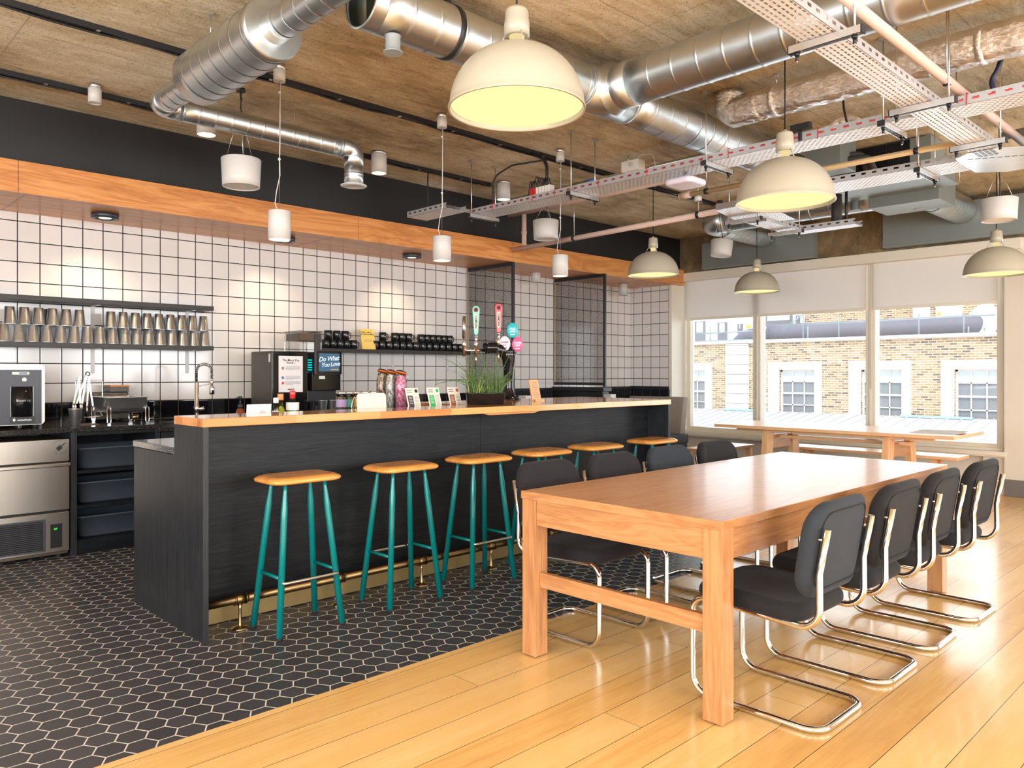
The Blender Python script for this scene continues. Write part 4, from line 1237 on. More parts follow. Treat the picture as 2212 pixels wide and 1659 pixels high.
# tongs on a wire rack
rk = thing('wire_rack', 'chrome wire rack with tongs hung over its top bar', 'rack', (1.72, 6.38, HC))
ra, rb = at(163, 822, Y=6.36).x, at(221, 822, Y=6.36).x
zt_ = at(200, 822, Y=6.36).z
MB().sweep(fillet([(ra, 6.36, HC+.005), (ra, 6.36, zt_), (rb, 6.36, zt_), (rb, 6.36, 1.0), (rb-.02, 6.34, .985), (rb, 6.32, .965), (rb-.14, 6.30, .96)], .012, 4), .004, seg=8).build('wire_frame', M['chrome'], rk)
MB().box(ra-.03, rb-.04, 6.29, 6.43, HC, HC+.006).build('base_plate', M['steel_dk'], rk, bevel=.002)
def tongs(x, y, z, spread, tilt, L, label, ring=False):
    t = thing('tongs', label, 'tongs', (x, y, z), 0, 'tongs on the wire rack')
    for s_ in (-1, 1):
        top_ = Vector((x, y, z)); bot = Vector((x+s_*spread+tilt, y-.005*s_, z-L))
        d_ = bot-top_
        MB().bar(top_, top_+d_*.8, .012, .0025, (0, 1, 0)).build('arm', M['steel'], t)
        MB().sphere(top_+d_*.9, .016, 12, 8, (.5, .9, 1.9)).build('scoop', M['steel'], t)
    MB().cyl((x, y-.008, z), (x, y+.008, z), .009, seg=14).build('pivot', M['steel'], t)
    if ring:
        MB().sweep([Vector((x+.012+.014*math.cos(a), y, z+.02+.014*math.sin(a))) for a in [2*PI*i/16 for i in range(16)]], .004, seg=6, closed=True).build('hanging_ring', M['black'], t)
def px_(u): return at(u, 822, Y=6.345).x
tongs(px_(171), 6.345, zt_+.022, .026, -.018, .24, 'steel tongs, leftmost on the wire rack')
tongs(px_(185), 6.338, zt_+.03, .022, -.055, .25, 'steel tongs with a black hanging ring, middle of the wire rack', True)
tongs(px_(192), 6.352, zt_+.016, .024, .012, .26, 'steel tongs, rightmost on the wire rack')
# ================================================================ things on and behind the bar
HR = 1.046
def bottle(u, y, prof, mats, name, label, cat, lab=None, cap=None, fill=None):
    p = at(u, 880, Y=y)
    t = thing(name, label, cat, (p.x, y, HG))
    MB().lathe(prof, (p.x, y, HG), seg=24).build('glass', mats, t)
    if fill: MB().lathe([(max(r-.003, .001), z+.003) for r, z in prof if z < fill]+[(.001, fill)], (p.x, y, HG), seg=20).build('contents', M['oil'], t)
    if lab:
        for (z0, z1, r, mt) in lab: MB().lathe([(r, z0), (r, z1)], (p.x, y, HG), seg=24, caps=False).build('label', M[mt], t)
    if cap: MB().lathe(cap[0], (p.x, y, HG), seg=20).build('cap', M[cap[1]], t)
    return t
bottle(606, 4.20, [(.030, 0), (.034, .004), (.036, .06), (.038, .10), (.036, .13), (.022, .17), (.0145, .19), (.0135, .222)], M['oil_glass'], 'oil_bottle', 'round green olive oil bottle behind the bar top', 'bottle',
       [(.075, .10, .0388, 'lab_green')], ([(.016, .218), (.018, .222), (.018, .252), (.016, .256)], 'handle_or'), .185)
bottle(632, 4.17, [(.034, 0), (.037, .004), (.037, .165), (.030, .19), (.015, .215), (.0135, .25), (.0135, .265)], M['dark_glass'], 'wine_bottle', 'dark bottle with a red neck and white label behind the bar top', 'bottle',
       [(.16, .205, .0378, 'lab_white')], ([(.0165, .228), (.0165, .272), (.014, .275)], 'tap_red'), .20)
bottle(596, 4.15, [(.020, 0), (.022, .004), (.022, .13), (.017, .17), (.0135, .21)], M['jar_glass'], 'sauce_bottle', 'slim bottle with a white cap left of the olive oil', 'bottle',
       [(.05, .16, .0216, 'lab_white')], ([(.0155, .205), (.0155, .232), (.013, .236)], 'white_gloss'), None)
# soap pump
p = at(519, 880, Y=4.42)
t = thing('soap_dispenser', 'amber soap pump bottle behind the white bar sign', 'soap bottle', (p.x, 4.42, HG))
MB().lathe([(.028, 0), (.030, .004), (.030, .125), (.022, .155), (.013, .17)], (p.x, 4.42, HG), seg=22).build('bottle', M['amber'], t)
MB().lathe([(.015, .168), (.015, .19), (.005, .195), (.005, .225), (.011, .228), (.011, .240)], (p.x, 4.42, HG), seg=16).bar((p.x, 4.42, HG+.234), (p.x-.035, 4.40, HG+.228), .009, .008).build('pump', M['black'], t)
# white sign lying open near the end
p = at(549, 890, Y=4.12)
t = thing('table_sign', 'low white sign leaning on the bar top near its end', 'sign', (p.x, 4.10, HG))
R, b, fm = card(t, (p.x-.005, 4.055, HG+.125), .143, .080, 0, -6, M['card_w'], .004)
MB().obox(b + R @ Vector((.02, -.003, .040)), (.026, .002, .014), R).build('sticker', M['white'], t)
MB().box(p.x-.06, p.x+.06, 4.065, 4.18, HG, HG+.123).build('stand', M['card_w'], t)
# purple cloth
p = at(670, 886, Y=4.30)
o = MB().sweep([Vector((p.x-.10+.02*i, 4.30+.004*math.sin(i*2), HG+.020+.006*math.sin(i*1.3))) for i in range(11)], [.012, .016, .018, .02, .018, .018, .019, .018, .016, .014, .01], seg=10).build('cloth', M['purple'])
tag(o, 'crumpled purple cloth behind the bar top', 'cloth')
# white rounded panel on a stand
p = at(807, 886, Y=4.03)
t = thing('tablet_stand', 'white rounded tablet back standing on the worktop behind the bar top', 'tablet', (p.x, 4.06, HG))
R = Matrix.Rotation(math.radians(-4), 3, 'X')
b = Vector((p.x+.005, 4.045, HG+.001))
m = MB(); k = m.mark(); m.prism(rrect(.213, .252, .022, 6), -.006, .006)
m.xf(k, lambda q: b + R @ Vector((q.x, q.z, q.y+.126)))
m.build('tablet', M['peach'], t, bevel=.003)
MB().bar((p.x, 4.085, HG+.002), (p.x, 4.062, HG+.10), .06, .003).build('easel_leg', M['white'], t)
# copper wire whisk beside it
p = at(766, 880, Y=4.06)
m = MB()
for k in range(5):
    a = PI*k/5
    m.sweep([Vector((p.x+.020*math.sin(PI*i/14)*math.cos(a), 4.06+.020*math.sin(PI*i/14)*math.sin(a), HG+.08+.155*(1-i/14*0.999))) for i in range(15)], .0016, seg=5)
m.cyl((p.x, 4.06, HG), (p.x, 4.06, HG+.09), .011, seg=12)
o = m.build('whisk', M['copper']); tag(o, 'copper wire whisk standing left of the white tablet', 'whisk')
# tea tins
tin = ['lab_lil', 'lab_green', 'lab_yel', 'lab_white', 'lab_lil']
xs = [at(u, 870, Y=4.46).x for u in (738, 753.5, 769, 789, 807)]
TL = ['leftmost in its row, with a lilac label', 'second from the left in its row, with a teal label', 'third from the left in its row, with a yellow label', 'fourth from the left in its row, behind the white tablet', 'rightmost in its row, behind the white tablet']
for i, x in enumerate(xs):
    t = thing('tea_jar', 'chrome-lidded tea jar, ' + TL[i], 'jar', (x, 4.46, HR), 0, 'tea jars behind the bar')
    MB().lathe([(.034, 0), (.036, .003), (.036, .098)], (x, 4.46, HR), seg=24).build('glass', M['jar_glass'], t)
    MB().lathe([(.033, .004), (.033, .085)], (x, 4.46, HR), seg=20).build('contents', M['tea'], t)
    MB().lathe([(.0365, .018), (.0365, .068)], (x, 4.46, HR), seg=24, caps=False).build('label', M[tin[i]], t)
    MB().lathe([(.038, .097), (.038, .116), (.035, .119)], (x, 4.46, HR), seg=24).build('lid', M['chrome'], t)
o = MB().box(2.66, 3.462, 4.095, 4.58, HG, HR).build('riser', M['black'], bevel=.003)
tag(o, 'low black riser box under the clip-top jars and menu cards', 'riser')
# clip-top jars
for u, y, mt, nm, h in ((826, 4.52, 'brown_sweet', 'brown sachets', .255), (845, 4.40, 'white_sweet', 'white paper sachets', .250), (866, 4.30, 'pink_sweet', 'pink sachets', .245)):
    x = at(u, 870, Y=y).x
    t = thing('clip_jar', 'clip-top glass jar of %s with an orange seal' % nm, 'jar', (x, y, HR), 0, 'clip-top jars behind the bar')
    MB().lathe([(.036, 0), (.041, .004), (.041, h-.06), (.031, h-.03), (.031, h-.012)], (x, y, HR), seg=24).build('glass', M['jar_glass'], t)
    m = MB(); m.lathe([(.034, .004), (.038, .01), (.038, h-.06), (.028, h-.03), (.024, h-.02)], (x, y, HR), seg=24); m.build('sachets', M[mt], t)
    Rl = Matrix.Rotation(math.radians(18), 3, 'Y')
    MB().lathe([(.035, 0), (.038, .003), (.038, .007), (.035, .009)], (x, y, HR+h-.008), Rl, 22).build('seal', M['orange_seal'], t)
    MB().lathe([(.034, .009), (.034, .016), (.020, .022)], (x, y, HR+h-.008), Rl, 22).build('lid', M['jar_glass'], t)
    MB().sweep([(x+.042, y-.01, HR+h-.06), (x+.052, y-.01, HR+h-.03), (x+.045, y-.01, HR+h)], .0018, seg=6).build('clasp', M['chrome'], t)
# menu cards
for u, mt, nm, ic_ in ((908, 'ink_plum', 'dark plum', 'ink'), (954, 'ink_green', 'green', 'ink_green'), (998, 'ink_brown', 'brown', 'ink_brown')):
    y = 4.10; x = at(u-14, 870, Y=y).x
    t = thing('menu_card', 'cream menu card with a %s block leaning behind the bar top' % nm, 'card', (x, y, HR), 0, 'menu cards on the bar')
    R, b, fm = card(t, (x+.012, y, HR+.003), .105, .148, 0, 18, M['card'], .003)
    def blk(cx, cz, w_, h_, mt_, nme='block'):
        MB().obox(b + R @ Vector((cx, -.0006, cz)), (w_, .001, h_), R).build(nme, M[mt_], t)
    blk(-.022, .055, .042, .080, mt)
    m = MB()
    for k in range(5): m.obox(b + R @ Vector((-.022, -.0013, .084-k*.011)), (.026, .0006, .0028), R)
    m.build('small_print', M['ink_white'], t)
    m = MB()
    for k in range(9): m.obox(b + R @ Vector((.026, -.0006, .090-k*.008)), (.034 if k % 3 else .02, .0006, .0022), R)
    for k in range(2): m.obox(b + R @ Vector((-.022, -.0006, .132-k*.014)), (.040, .0006, .005), R)
    m.build('small_print', M['ink_grey'], t)
    MB().lathe([(0, 0), (.0125, 0), (.0125, .0008)], b + R @ Vector((.034, -.0003, .126)), axis_m(R @ Vector((0, -1, 0))), 20).build('emblem', M[ic_], t)
    MB().box(x-.03, x+.055, y+.012, y+.07, HR, HR+.012).bar((x+.012, y+.066, HR+.01), (x+.012, y+.032, HR+.08), .03, .003).build('stand', M['pine'], t)
# small wooden block
p = at(1003, 872, Z=HB)
o = MB().obox((p.x+.13, 4.08, HB+.03), (.085, .05, .060), Matrix.Rotation(math.radians(-35), 3, 'Z')).build('wooden_block', M['pine'], bevel=.001)
tag(o, 'small pale wooden block left of the plant trough', 'block')
# potted plant
p = at(1050, 874, Z=HB)
PX, PY = p.x+.02, p.y+.03
pl_ = thing('potted_plant', 'spiky green potted plant in a black glazed trough beside the beer tap', 'plant', (PX, PY, HB))
Rp = Matrix.Rotation(math.radians(-38), 3, 'Z')
m = MB(); k = m.mark()
m.loft([[Vector((q[0]*f, q[1]*f, z)) for q in rrect(.27, .12, .03, 5)] for f, z in ((.90, 0), (.94, .004), (1.0, .075), (1.02, .078), (1.0, .081), (.955, .078), (.94, .06))])
m.xf(k, lambda q: Vector((PX, PY, HB)) + Rp @ q)
m.build('trough', M['ceramic'], pl_)
m = MB(); k = m.mark(); m.prism(rrect(.24, .10, .02, 4), .062, .066); m.xf(k, lambda q: Vector((PX, PY, HB)) + Rp @ q); m.build('soil', M['soil'], pl_)
rng = random.Random(5)
def blades(n, hmin, hmax, lean, mt, nm, rad=.0026):
    m = MB()
    for i in range(n):
        b0 = Vector((rng.uniform(-.115, .115), rng.uniform(-.042, .042), .066))
        h = rng.uniform(hmin, hmax); a = rng.uniform(0, 2*PI); ln = rng.uniform(.2, 1.0)*lean*h
        dr = Vector((math.cos(a)*1.0+b0.x*6, math.sin(a)*.7, 0))
        if dr.length > 1: dr.normalize()
        pts = []; 
        for s in range(8):
            f = s/7
            pts.append(b0 + dr*ln*f**1.8 + Vector((0, 0, h*(f-.16*ln/h*f*f))))
        m.sweep([Vector((PX, PY, HB)) + Rp @ q for q in pts], [rad*(1-.85*(s/7)**1.5) for s in range(8)], seg=5)
    return m.build(nm, M[mt], pl_)
blades(70, .08, .22, 1.15, 'green_leaf', 'leaf_clump', .0036)
blades(26, .18, .40, .55, 'green_leaf', 'leaf_clump', .0030)
blades(22, .06, .17, .9, 'leaf_tip', 'leaf_clump', .0022)
lf = MB()
def long_leaf(pts, r):
    c_ = Vector((PX, PY, HB))
    pts = [c_+Vector(q) for q in pts]
    out = []
    for i in range(21):
        f = i/20; a_, b_, c2, d_ = pts
        out.append(a_*(1-f)**3+3*b_*f*(1-f)**2+3*c2*f*f*(1-f)+d_*f**3)
    lf.sweep(out, [r*(1-.8*(i/20)**2) for i in range(21)], seg=6)
long_leaf([(-.03, .02, .07), (-.10, .08, .20), (-.20, .15, .17), (-.29, .20, .135)], .0055)
long_leaf([(-.03, .02, .07), (-.07, .06, .22), (-.18, .12, .30), (-.27, .19, .33)], .0035)
long_leaf([(.04, -.02, .07), (.07, -.05, .12), (.13, -.10, .22), (.17, -.13, .28)], .0030)
lf.build('long_leaf', M['green_leaf'], pl_)
# beer tap
p = at(1099, 864, Z=HB)
BX, BY = p.x, p.y
bt = thing('beer_tap', 'black beer tap tower with mint and red handles and round badges', 'beer tap', (BX, BY, HB))
def arm_dir(): return Vector((ST, -CT, 0))*-1
MB().lathe([(.098, 0), (.098, .006), (.085, .012), (.06, .03), (.044, .06), (.038, .10), (.038, .16), (.044, .24), (.055, .31), (.062, .35), (.064, .37), (.060, .39)], (BX, BY, HB), seg=40).build('tower', M['ceramic'], bt)
dirv = Vector((-.66, .34, 0)).normalized()
c0 = Vector((BX, BY, HB+.385))
MB().sphere(c0, .062, 24, 12, (1, 1, .75)).build('tower_cap', M['ceramic'], bt)
MB().sweep(fillet([c0+Vector((0, 0, -.02)), c0+dirv*.10+Vector((0, 0, .035)), c0+dirv*.205+Vector((0, 0, .030))], .06, 6), [.055]*2+[.050]*2+[.045]*3+[.042], seg=20).build('tower_arm', M['ceramic'], bt)
def handle(pos, mt, tall, label=None, word=True):
    h = thing
    base = Vector(pos)
    st_ = MB().lathe([(.012, -.09), (.012, -.02), (.016, -.015), (.016, .02), (.011, .03), (.009, .06), (.013, .065), (.013, .078)], base, seg=18).build('valve', M['chrome'], bt)
    MB().cyl(base+Vector((0, 0, -.16)), base+Vector((0, 0, -.07)), .0065, .009, seg=12).build('spout', M['chrome'], bt)
    view = Vector((-CT, -ST, 0))
    side = Vector((ST, -CT, 0))
    b0 = base+Vector((0, 0, .075))
    prof = []
    for i in range(13):
        a = PI+PI*i/12
        prof.append((.017*math.cos(a), .017+.017*math.sin(a)))
    for i in range(13):
        a = PI*i/12
        prof.append((.030*math.cos(a), tall-.030+.030*math.sin(a)))
    m = MB(); k = m.mark(); m.prism([(q[0], q[1]) for q in prof], -.012, .012)
    m.xf(k, lambda q: b0 + side*q.x + Vector((0, 0, 1))*q.y + view*q.z)
    hd = m.build('handle', M[mt], bt, bevel=.005)
    MB().lathe([(0, 0), (.019, 0), (.019, .001)], b0+view*.0125+Vector((0, 0, tall-.034)), axis_m(view), 24).build('emblem', M['ink'], hd)
    MB().lathe([(.015, 0), (.019, 0), (.019, .0014), (.015, .0014)], b0+view*.0125+Vector((0, 0, tall-.034)), axis_m(view), 24, caps=False).build('emblem_ring', M['tap_red'], hd)
    m = MB(); k = m.mark(); m.prism(rrect(.026, .125, .010, 5), 0, .001); m.xf(k, lambda q: b0 + side*q.x + Vector((0, 0, .105+q.y)) + view*(.0122+q.z)); m.build('name_plate', M['card'], hd)
    text(hd, 'CAMDEN', M['ink'], .024, frame_m(b0+view*.0136+Vector((0, 0, .105)), (0, 0, -1), side), 'lettering', bold=.0008)
handle(c0+dirv*.165+Vector((.05, -.06, .075)), 'tap_red', .235)
handle(c0+dirv*.30+Vector((.02, -.02, .055)), 'mint', .235)
b3 = c0+dirv*.37+Vector((0, 0, .055))
MB().lathe([(.012, -.09), (.012, -.02), (.016, -.015), (.016, .02), (.011, .03), (.009, .06)], b3, seg=18).build('valve', M['chrome'], bt)
MB().cyl(b3+Vector((0, 0, .055)), b3+Vector((0, 0, .225)), .013, .014, seg=18).build('handle', M['steel_rail'], bt, label='plain steel handle')
MB().cyl(c0+dirv*.20+Vector((0, 0, .012)), b3+Vector((0, 0, -.045)), .012, seg=14).build('cross_tube', M['chrome'], bt)
def badge(off, mt, word, ink):
    view = Vector((-CT, -ST, 0)); side = Vector((ST, -CT, 0))
    q0 = c0+Vector((0, 0, off[1]))+side*off[0]+view*.055
    m = MB(); k = m.mark(); m.lathe([(0, -.006), (.98, -.006), (1, -.002), (1, .003), (.94, .006), (0, .006)], seg=32, caps=False)
    m.xf(k, lambda q: q0 + side*q.x*.044 + Vector((0, 0, 1))*q.y*.060 + view*q.z)
    bd = m.build('badge', M[mt], bt)
    text(bd, word[0], M[ink], .020, frame_m(q0+view*.0068+Vector((0, 0, .012)), side, (0, 0, 1)), 'lettering', bold=.0008)
    text(bd, word[1], M[ink], .020, frame_m(q0+view*.0068+Vector((0, 0, -.010)), side, (0, 0, 1)), 'lettering', bold=.0008)
    MB().bar(q0+view*.0064+Vector((0, 0, -.034))-side*.018, q0+view*.0064+Vector((0, 0, -.034))+side*.018, .001, .008).build('badge_band', M[ink], bd)
badge((.030, .172), 'badge_teal', ('PALE', 'ALE'), 'ink_white')
badge((-.032, .065), 'badge_white', ('LAGER', '4.5'), 'ink_mag')
badge((.070, .060), 'badge_pink', ('CIDER', 'DRY'), 'ink_white')
# wooden menu stand
p = at(1160, 866, Z=HB)
t = thing('menu_stand', 'leaning wooden menu stand with blue lettering right of the beer tap', 'menu stand', (p.x, p.y, HB))
R, b, fm = card(t, (p.x, p.y, HB+.001), .088, .17, math.radians(-8), 16, M['pine_z'], .012)
MB().obox(b + R @ Vector((.002, -.0008, .088)), (.070, .0012, .15), R).build('menu_sheet', M['sheet_tan'], t)
m = MB()
for k in range(7): m.obox(b + R @ Vector((.002, -.0018, .145-k*.019)), (.03+.012*(k % 3), .0006, .003), R)
m.build('small_print', M['ink_blue'], t)
MB().obox(Vector((p.x+.01, p.y-.0, HB+.006)), (.09, .05, .011), Matrix.Rotation(math.radians(-8), 3, 'Z')).build('foot', M['pine'], t)

# ================================================================ mesh screens, booth divider
for k, (u0, u1, zb, lab) in enumerate(((1010, 1111, .95, 'black wire mesh screen behind the beer tap'), (1197, 1322, 1.134, 'black wire mesh screen further along toward the window'))):
    x = (5.96, 7.46)[k]; ya = (6.10, 6.02)[k]
    t = thing('mesh_screen', lab, 'screen', (x, (ya+YW)/2, zb), 0, 'mesh screens under the timber soffit')
    MB().box(x-.001, x+.001, ya+.02, YW-.02, zb+.03, 2.49).build('mesh', M['mesh'], t)
    MB().box(x-.015, x+.015, ya, ya+.03, zb-.02, 2.516).build('post', M['black_frame'], t, bevel=.002)
    MB().box(x-.015, x+.015, ya+.03, YW-.012, 2.476, 2.516).build('top_rail', M['black_frame'], t, bevel=.002)
    MB().box(x-.015, x+.015, ya+.03, YW-.012, zb, zb+.035).build('bottom_rail', M['black_frame'], t, bevel=.002)
    MB().box(x-.012, x+.004, YW-.012, YW-.001, zb, 2.476).build('wall_strip', M['brass_plate'], t)
dv = thing('booth_divider', 'black half-height booth divider under the far mesh screen', 'divider', (7.46, 6.4, 0))
MB().box(7.40, 7.52, 6.02, YW-.03, 0, 1.06).build('panel', M['black_frame'], dv, bevel=.004)
MB().box(7.38, 7.54, 5.99, YW-.03, 1.06, 1.11).build('cap', M['black_frame'], dv, bevel=.003)
p = MB().box(7.41, 7.51, 5.90, 6.015, 0, 1.03).build('white_post', M['white'], dv, bevel=.004)
dv2 = thing('booth_divider', 'black half-height partition ending the back counter behind the beer tap', 'divider', (5.97, 6.4, 0))
MB().box(5.945, 5.985, 6.04, YW-.06, 0, .95).build('panel', M['black_frame'], dv2)
MB().box(5.99, 6.09, 5.95, 6.06, 0, 1.04).build('end_post', M['white'], dv2, bevel=.004)

# banquette in the far recess
bq = thing('banquette', 'grey upholstered banquette beyond the far end of the bar', 'bench', (8.8, 6.3, 0))
BYE = 5.87
MB().box(8.50, 9.05, BYE+.01, 6.80, .03, .33).build('plinth', M['fab_char'], bq, bevel=.01)
m = MB(); k = m.mark(); m.cushion(.60, 6.80-BYE, .13, .02, .02); m.xf(k, lambda q: q+Vector((8.77, (6.80+BYE)/2, .33))); m.build('seat_cushion', M['fab_char'], bq)
m = MB(); k = m.mark(); m.cushion(6.80-BYE, .50, .11, .02, .02)
m.xf(k, lambda q: Vector((8.87+q.z+(q.y+.25)*.16, (6.80+BYE)/2+q.x, .46+.25+q.y)))
m.f = [f[::-1] for f in m.f]
m.build('back_cushion', M['fab_grey'], bq)

# ================================================================ window table and benches
wt = thing('trestle_table', 'pale timber trestle table in front of the window', 'table', (7.83, 3.3, 0))
WX0, WX1, WY0, WY1, WZ = 7.38, 8.26, 2.12, 4.46, .74
MB().box(WX0, WX1, WY0, 2.62, WZ-.032, WZ).build('tabletop', M['pine'], wt, bevel=.002)
MB().box(WX0, WX1, 2.622, WY1, WZ-.032, WZ).build('tabletop', M['pine'], wt, bevel=.002)
MB().box(WX0+.12, WX0+.17, WY0+.2, WY1-.2, WZ-.062, WZ-.0325).build('under_rail', M['pine'], wt)
MB().box(WX1-.17, WX1-.12, WY0+.2, WY1-.2, WZ-.062, WZ-.0325).build('under_rail', M['pine'], wt)
for y in (2.72, 3.92):
    for s_ in (-1, 1):
        xc = (WX0+WX1)/2
        m = MB(); m.prism([(xc+s_*.20, WZ-.0325), (xc+s_*.34, WZ-.0325), (xc+s_*.43, 0), (xc+s_*.29, 0)][::s_], y-.03, y+.03, M=Matrix(((1, 0, 0), (0, 0, 1), (0, 1, 0))))
        m.build('leg', M['pine_z'], wt, bevel=.002)
    MB().box(xc-.30, xc+.30, y-.018, y+.018, .50, .64).build('cross_brace', M['oak'], wt, bevel=.002)
MB().box(xc-.06, xc+.06, 2.60, 4.04, .60, .635).build('stretcher', M['pine'], wt, bevel=.002)
def bench(x0, x1, y0, y1, label, axis):
    t = thing('bench', label, 'bench', ((x0+x1)/2, (y0+y1)/2, 0), 0, 'benches round the window table')
    mt = M['pine'] if axis == 'y' else M['oak']
    MB().box(x0, x1, y0, y1, .42, .45).build('seat', mt, t, bevel=.002)
    cx, cy = (x0+x1)/2, (y0+y1)/2
    for s_ in (-1, 1):
        for e in (-1, 1):
            if axis == 'y':
                yy = cy+e*((y1-y0)/2-.25)
                MB().bar((cx+s_*(x1-x0)*.20, yy, .42), (cx+s_*(x1-x0)*.42, yy, 0.0), .06, .05, (0, 1, 0)).build('leg', M['pine_z'], t)
            else:
                xx = cx+e*((x1-x0)/2-.05)
                MB().box(xx-.03, xx+.03, cy+s_*(y1-y0)*.38-.03, cy+s_*(y1-y0)*.38+.03, 0, .42).build('leg', M['pine_z'], t)
    if axis == 'y':
        for e in (-1, 1):
            yy = cy+e*((y1-y0)/2-.25)
            MB().box(cx-(x1-x0)*.3, cx+(x1-x0)*.3, yy-.015, yy+.015, .22, .34).build('cross_brace', M['oak'], t)
        MB().box(cx-.03, cx+.03, y0+.25, y1-.25, .26, .30).build('stretcher', M['pine'], t)
bench(8.47, 8.84, 2.40, 4.24, 'long timber bench between the trestle table and the window', 'y')
bench(7.40, 8.36, 4.52, 4.86, 'short timber bench at the banquette end of the trestle table', 'x')
# newspaper
p = at(2045, 937, Z=WZ)
m = MB()
for k in range(4):
    m.obox((p.x+.06+.01*k, p.y+.10-.012*k, WZ+.002+.004*k), (.30, .38, .0035), Matrix.Rotation(.05*k, 3, 'Z'))
o = m.build('newspaper', M['news']); tag(o, 'folded newspaper on the near end of the trestle table', 'newspaper')
# ================================================================ dome pendants
def at_d(u, v, d):
    r = (u-1106)/FPX
    return Vector(((CT+r*ST)*d, (ST-r*CT)*d, EYE+(V0-v)/FPX*d))
def make_dome():
    t = thing('dome_pendant', None, 'pendant lamp', (0, 0, 0), 0, 'cream dome pendants')
    out = []; inn = []
    R_, Hh = .25, .232
    for i in range(17):
        a = PI/2*i/16
        out.append((max(R_*math.cos(a)**.92, .034) if i < 16 else .034, Hh*math.sin(a)))
    prof = [(R_+.004, -.006), (R_+.005, .0), (R_+.001, .006)]+out[1:]+[(.030, Hh-.004)]+[(max(r-.004, .03), z-.004) for r, z in out[::-1][1:]]+[(R_-.002, -.006), (R_+.004, -.006)]
    MB().lathe(prof, seg=64, caps=False).build('shade', M['cream'], t)
    MB().lathe([(0, 0), (R_-.006, 0)], (0, 0, .010), seg=48, caps=False).build('diffuser', M['lamp_glow'], t)
    MB().lathe([(.022, Hh-.002), (.026, Hh+.020), (.030, Hh+.042)], seg=24, caps=False).build('glowing_neck', M['lamp_neck'], t)
    for k in range(3):
        a = PI/2+2*PI*k/3+.6
        MB().sweep([(.075*math.cos(a), .075*math.sin(a), Hh-.012), (.040*math.cos(a), .040*math.sin(a), Hh+.05)], .0028, seg=6).build('stay', M['cream'], t)
    MB().lathe([(.036, Hh+.036), (.047, Hh+.036), (.047, Hh+.085), (.045, Hh+.088), (.043, Hh+.125), (.038, Hh+.135), (.012, Hh+.137), (.010, Hh+.150)], seg=32).build('lampholder', M['cream'], t)
    return t
dome0 = make_dome()
DL = ['largest-looking cream dome pendant, hanging nearest the camera', 'cream dome pendant in front of the cable tray, second nearest', 'cream dome pendant hanging before the end of the timber soffit',
      'cream dome pendant hanging in front of the left window mullion', 'cream dome pendant hanging below the white drum at the right edge']
domes = [(1116.5, 235, 2.86), (1695.5, 436, 4.11), (1411, 594, 7.65), (1635, 630, 8.87), (2152.5, 592, 6.57)]
dome_pos = []
for i, (u, v, d) in enumerate(domes):
    p = at_d(u, v, d)
    o = dome0 if i == 0 else copy_tree(dome0)
    o.location = p; o['label'] = DL[i]; dome_pos.append(p)
    c_ = MB().cyl((p.x, p.y, p.z+.380), (p.x, p.y, ZC-.03), .0035, seg=8)
    c_.build('flex', M['cable'], o)
    MB().lathe([(.04, 0), (.04, .028), (.03, .03)], (p.x, p.y, ZC-.030), seg=20).build('ceiling_rose', M['cream'], o)

# ================================================================ cylinder lights
def cyl_light(x, y, z0, z1, r, label, lit=True, driver=0.0, group='ceiling cylinder lights'):
    t = thing('cylinder_light', label, 'ceiling light', (x, y, z1+driver), 0, group)
    MB().lathe([(r-.004, z0+.004), (r-.003, z0), (r, z0), (r, z1), (r-.004, z1+.002), (0, z1+.002)], (x, y, 0), seg=40, caps=False).build('housing', M['white'], t)
    MB().lathe([(0, z0+.006), (r-.004, z0+.006)], (x, y, 0), seg=32, caps=False).build('lens', M['spot_glow'] if lit else M['lab_white'], t)
    if driver: MB().lathe([(r-.003, z1+.001), (r-.003, z1+driver)], (x, y, 0), seg=32).build('mounting_box', M['strut'], t)
    return t
CY_ = 5.53
cyl_light(1.565, 5.53, 3.055, 3.150, .040, 'small unlit white cylinder light on the ceiling left of the metal duct elbow', False, .03)
xx = at(446, 288, Y=CY_); cyl_light(xx.x, CY_, 3.005, 3.155, .066, 'lit white cylinder light tucked behind the thin metal duct', True, .025)
cyl_light(3.787, CY_, 2.995, 3.155, .065, 'lit white cylinder light on the ceiling right of the duct outlet', True, .025)
cyl_light(5.259, CY_, 3.000, 3.155, .066, 'lit white cylinder light on the ceiling above the cable tray end', True, .025)
PN = ['left', 'middle', 'right']
PWH = ['nearest the ice machine end of the bar', 'above the middle of the bar', 'in front of the mesh screens']
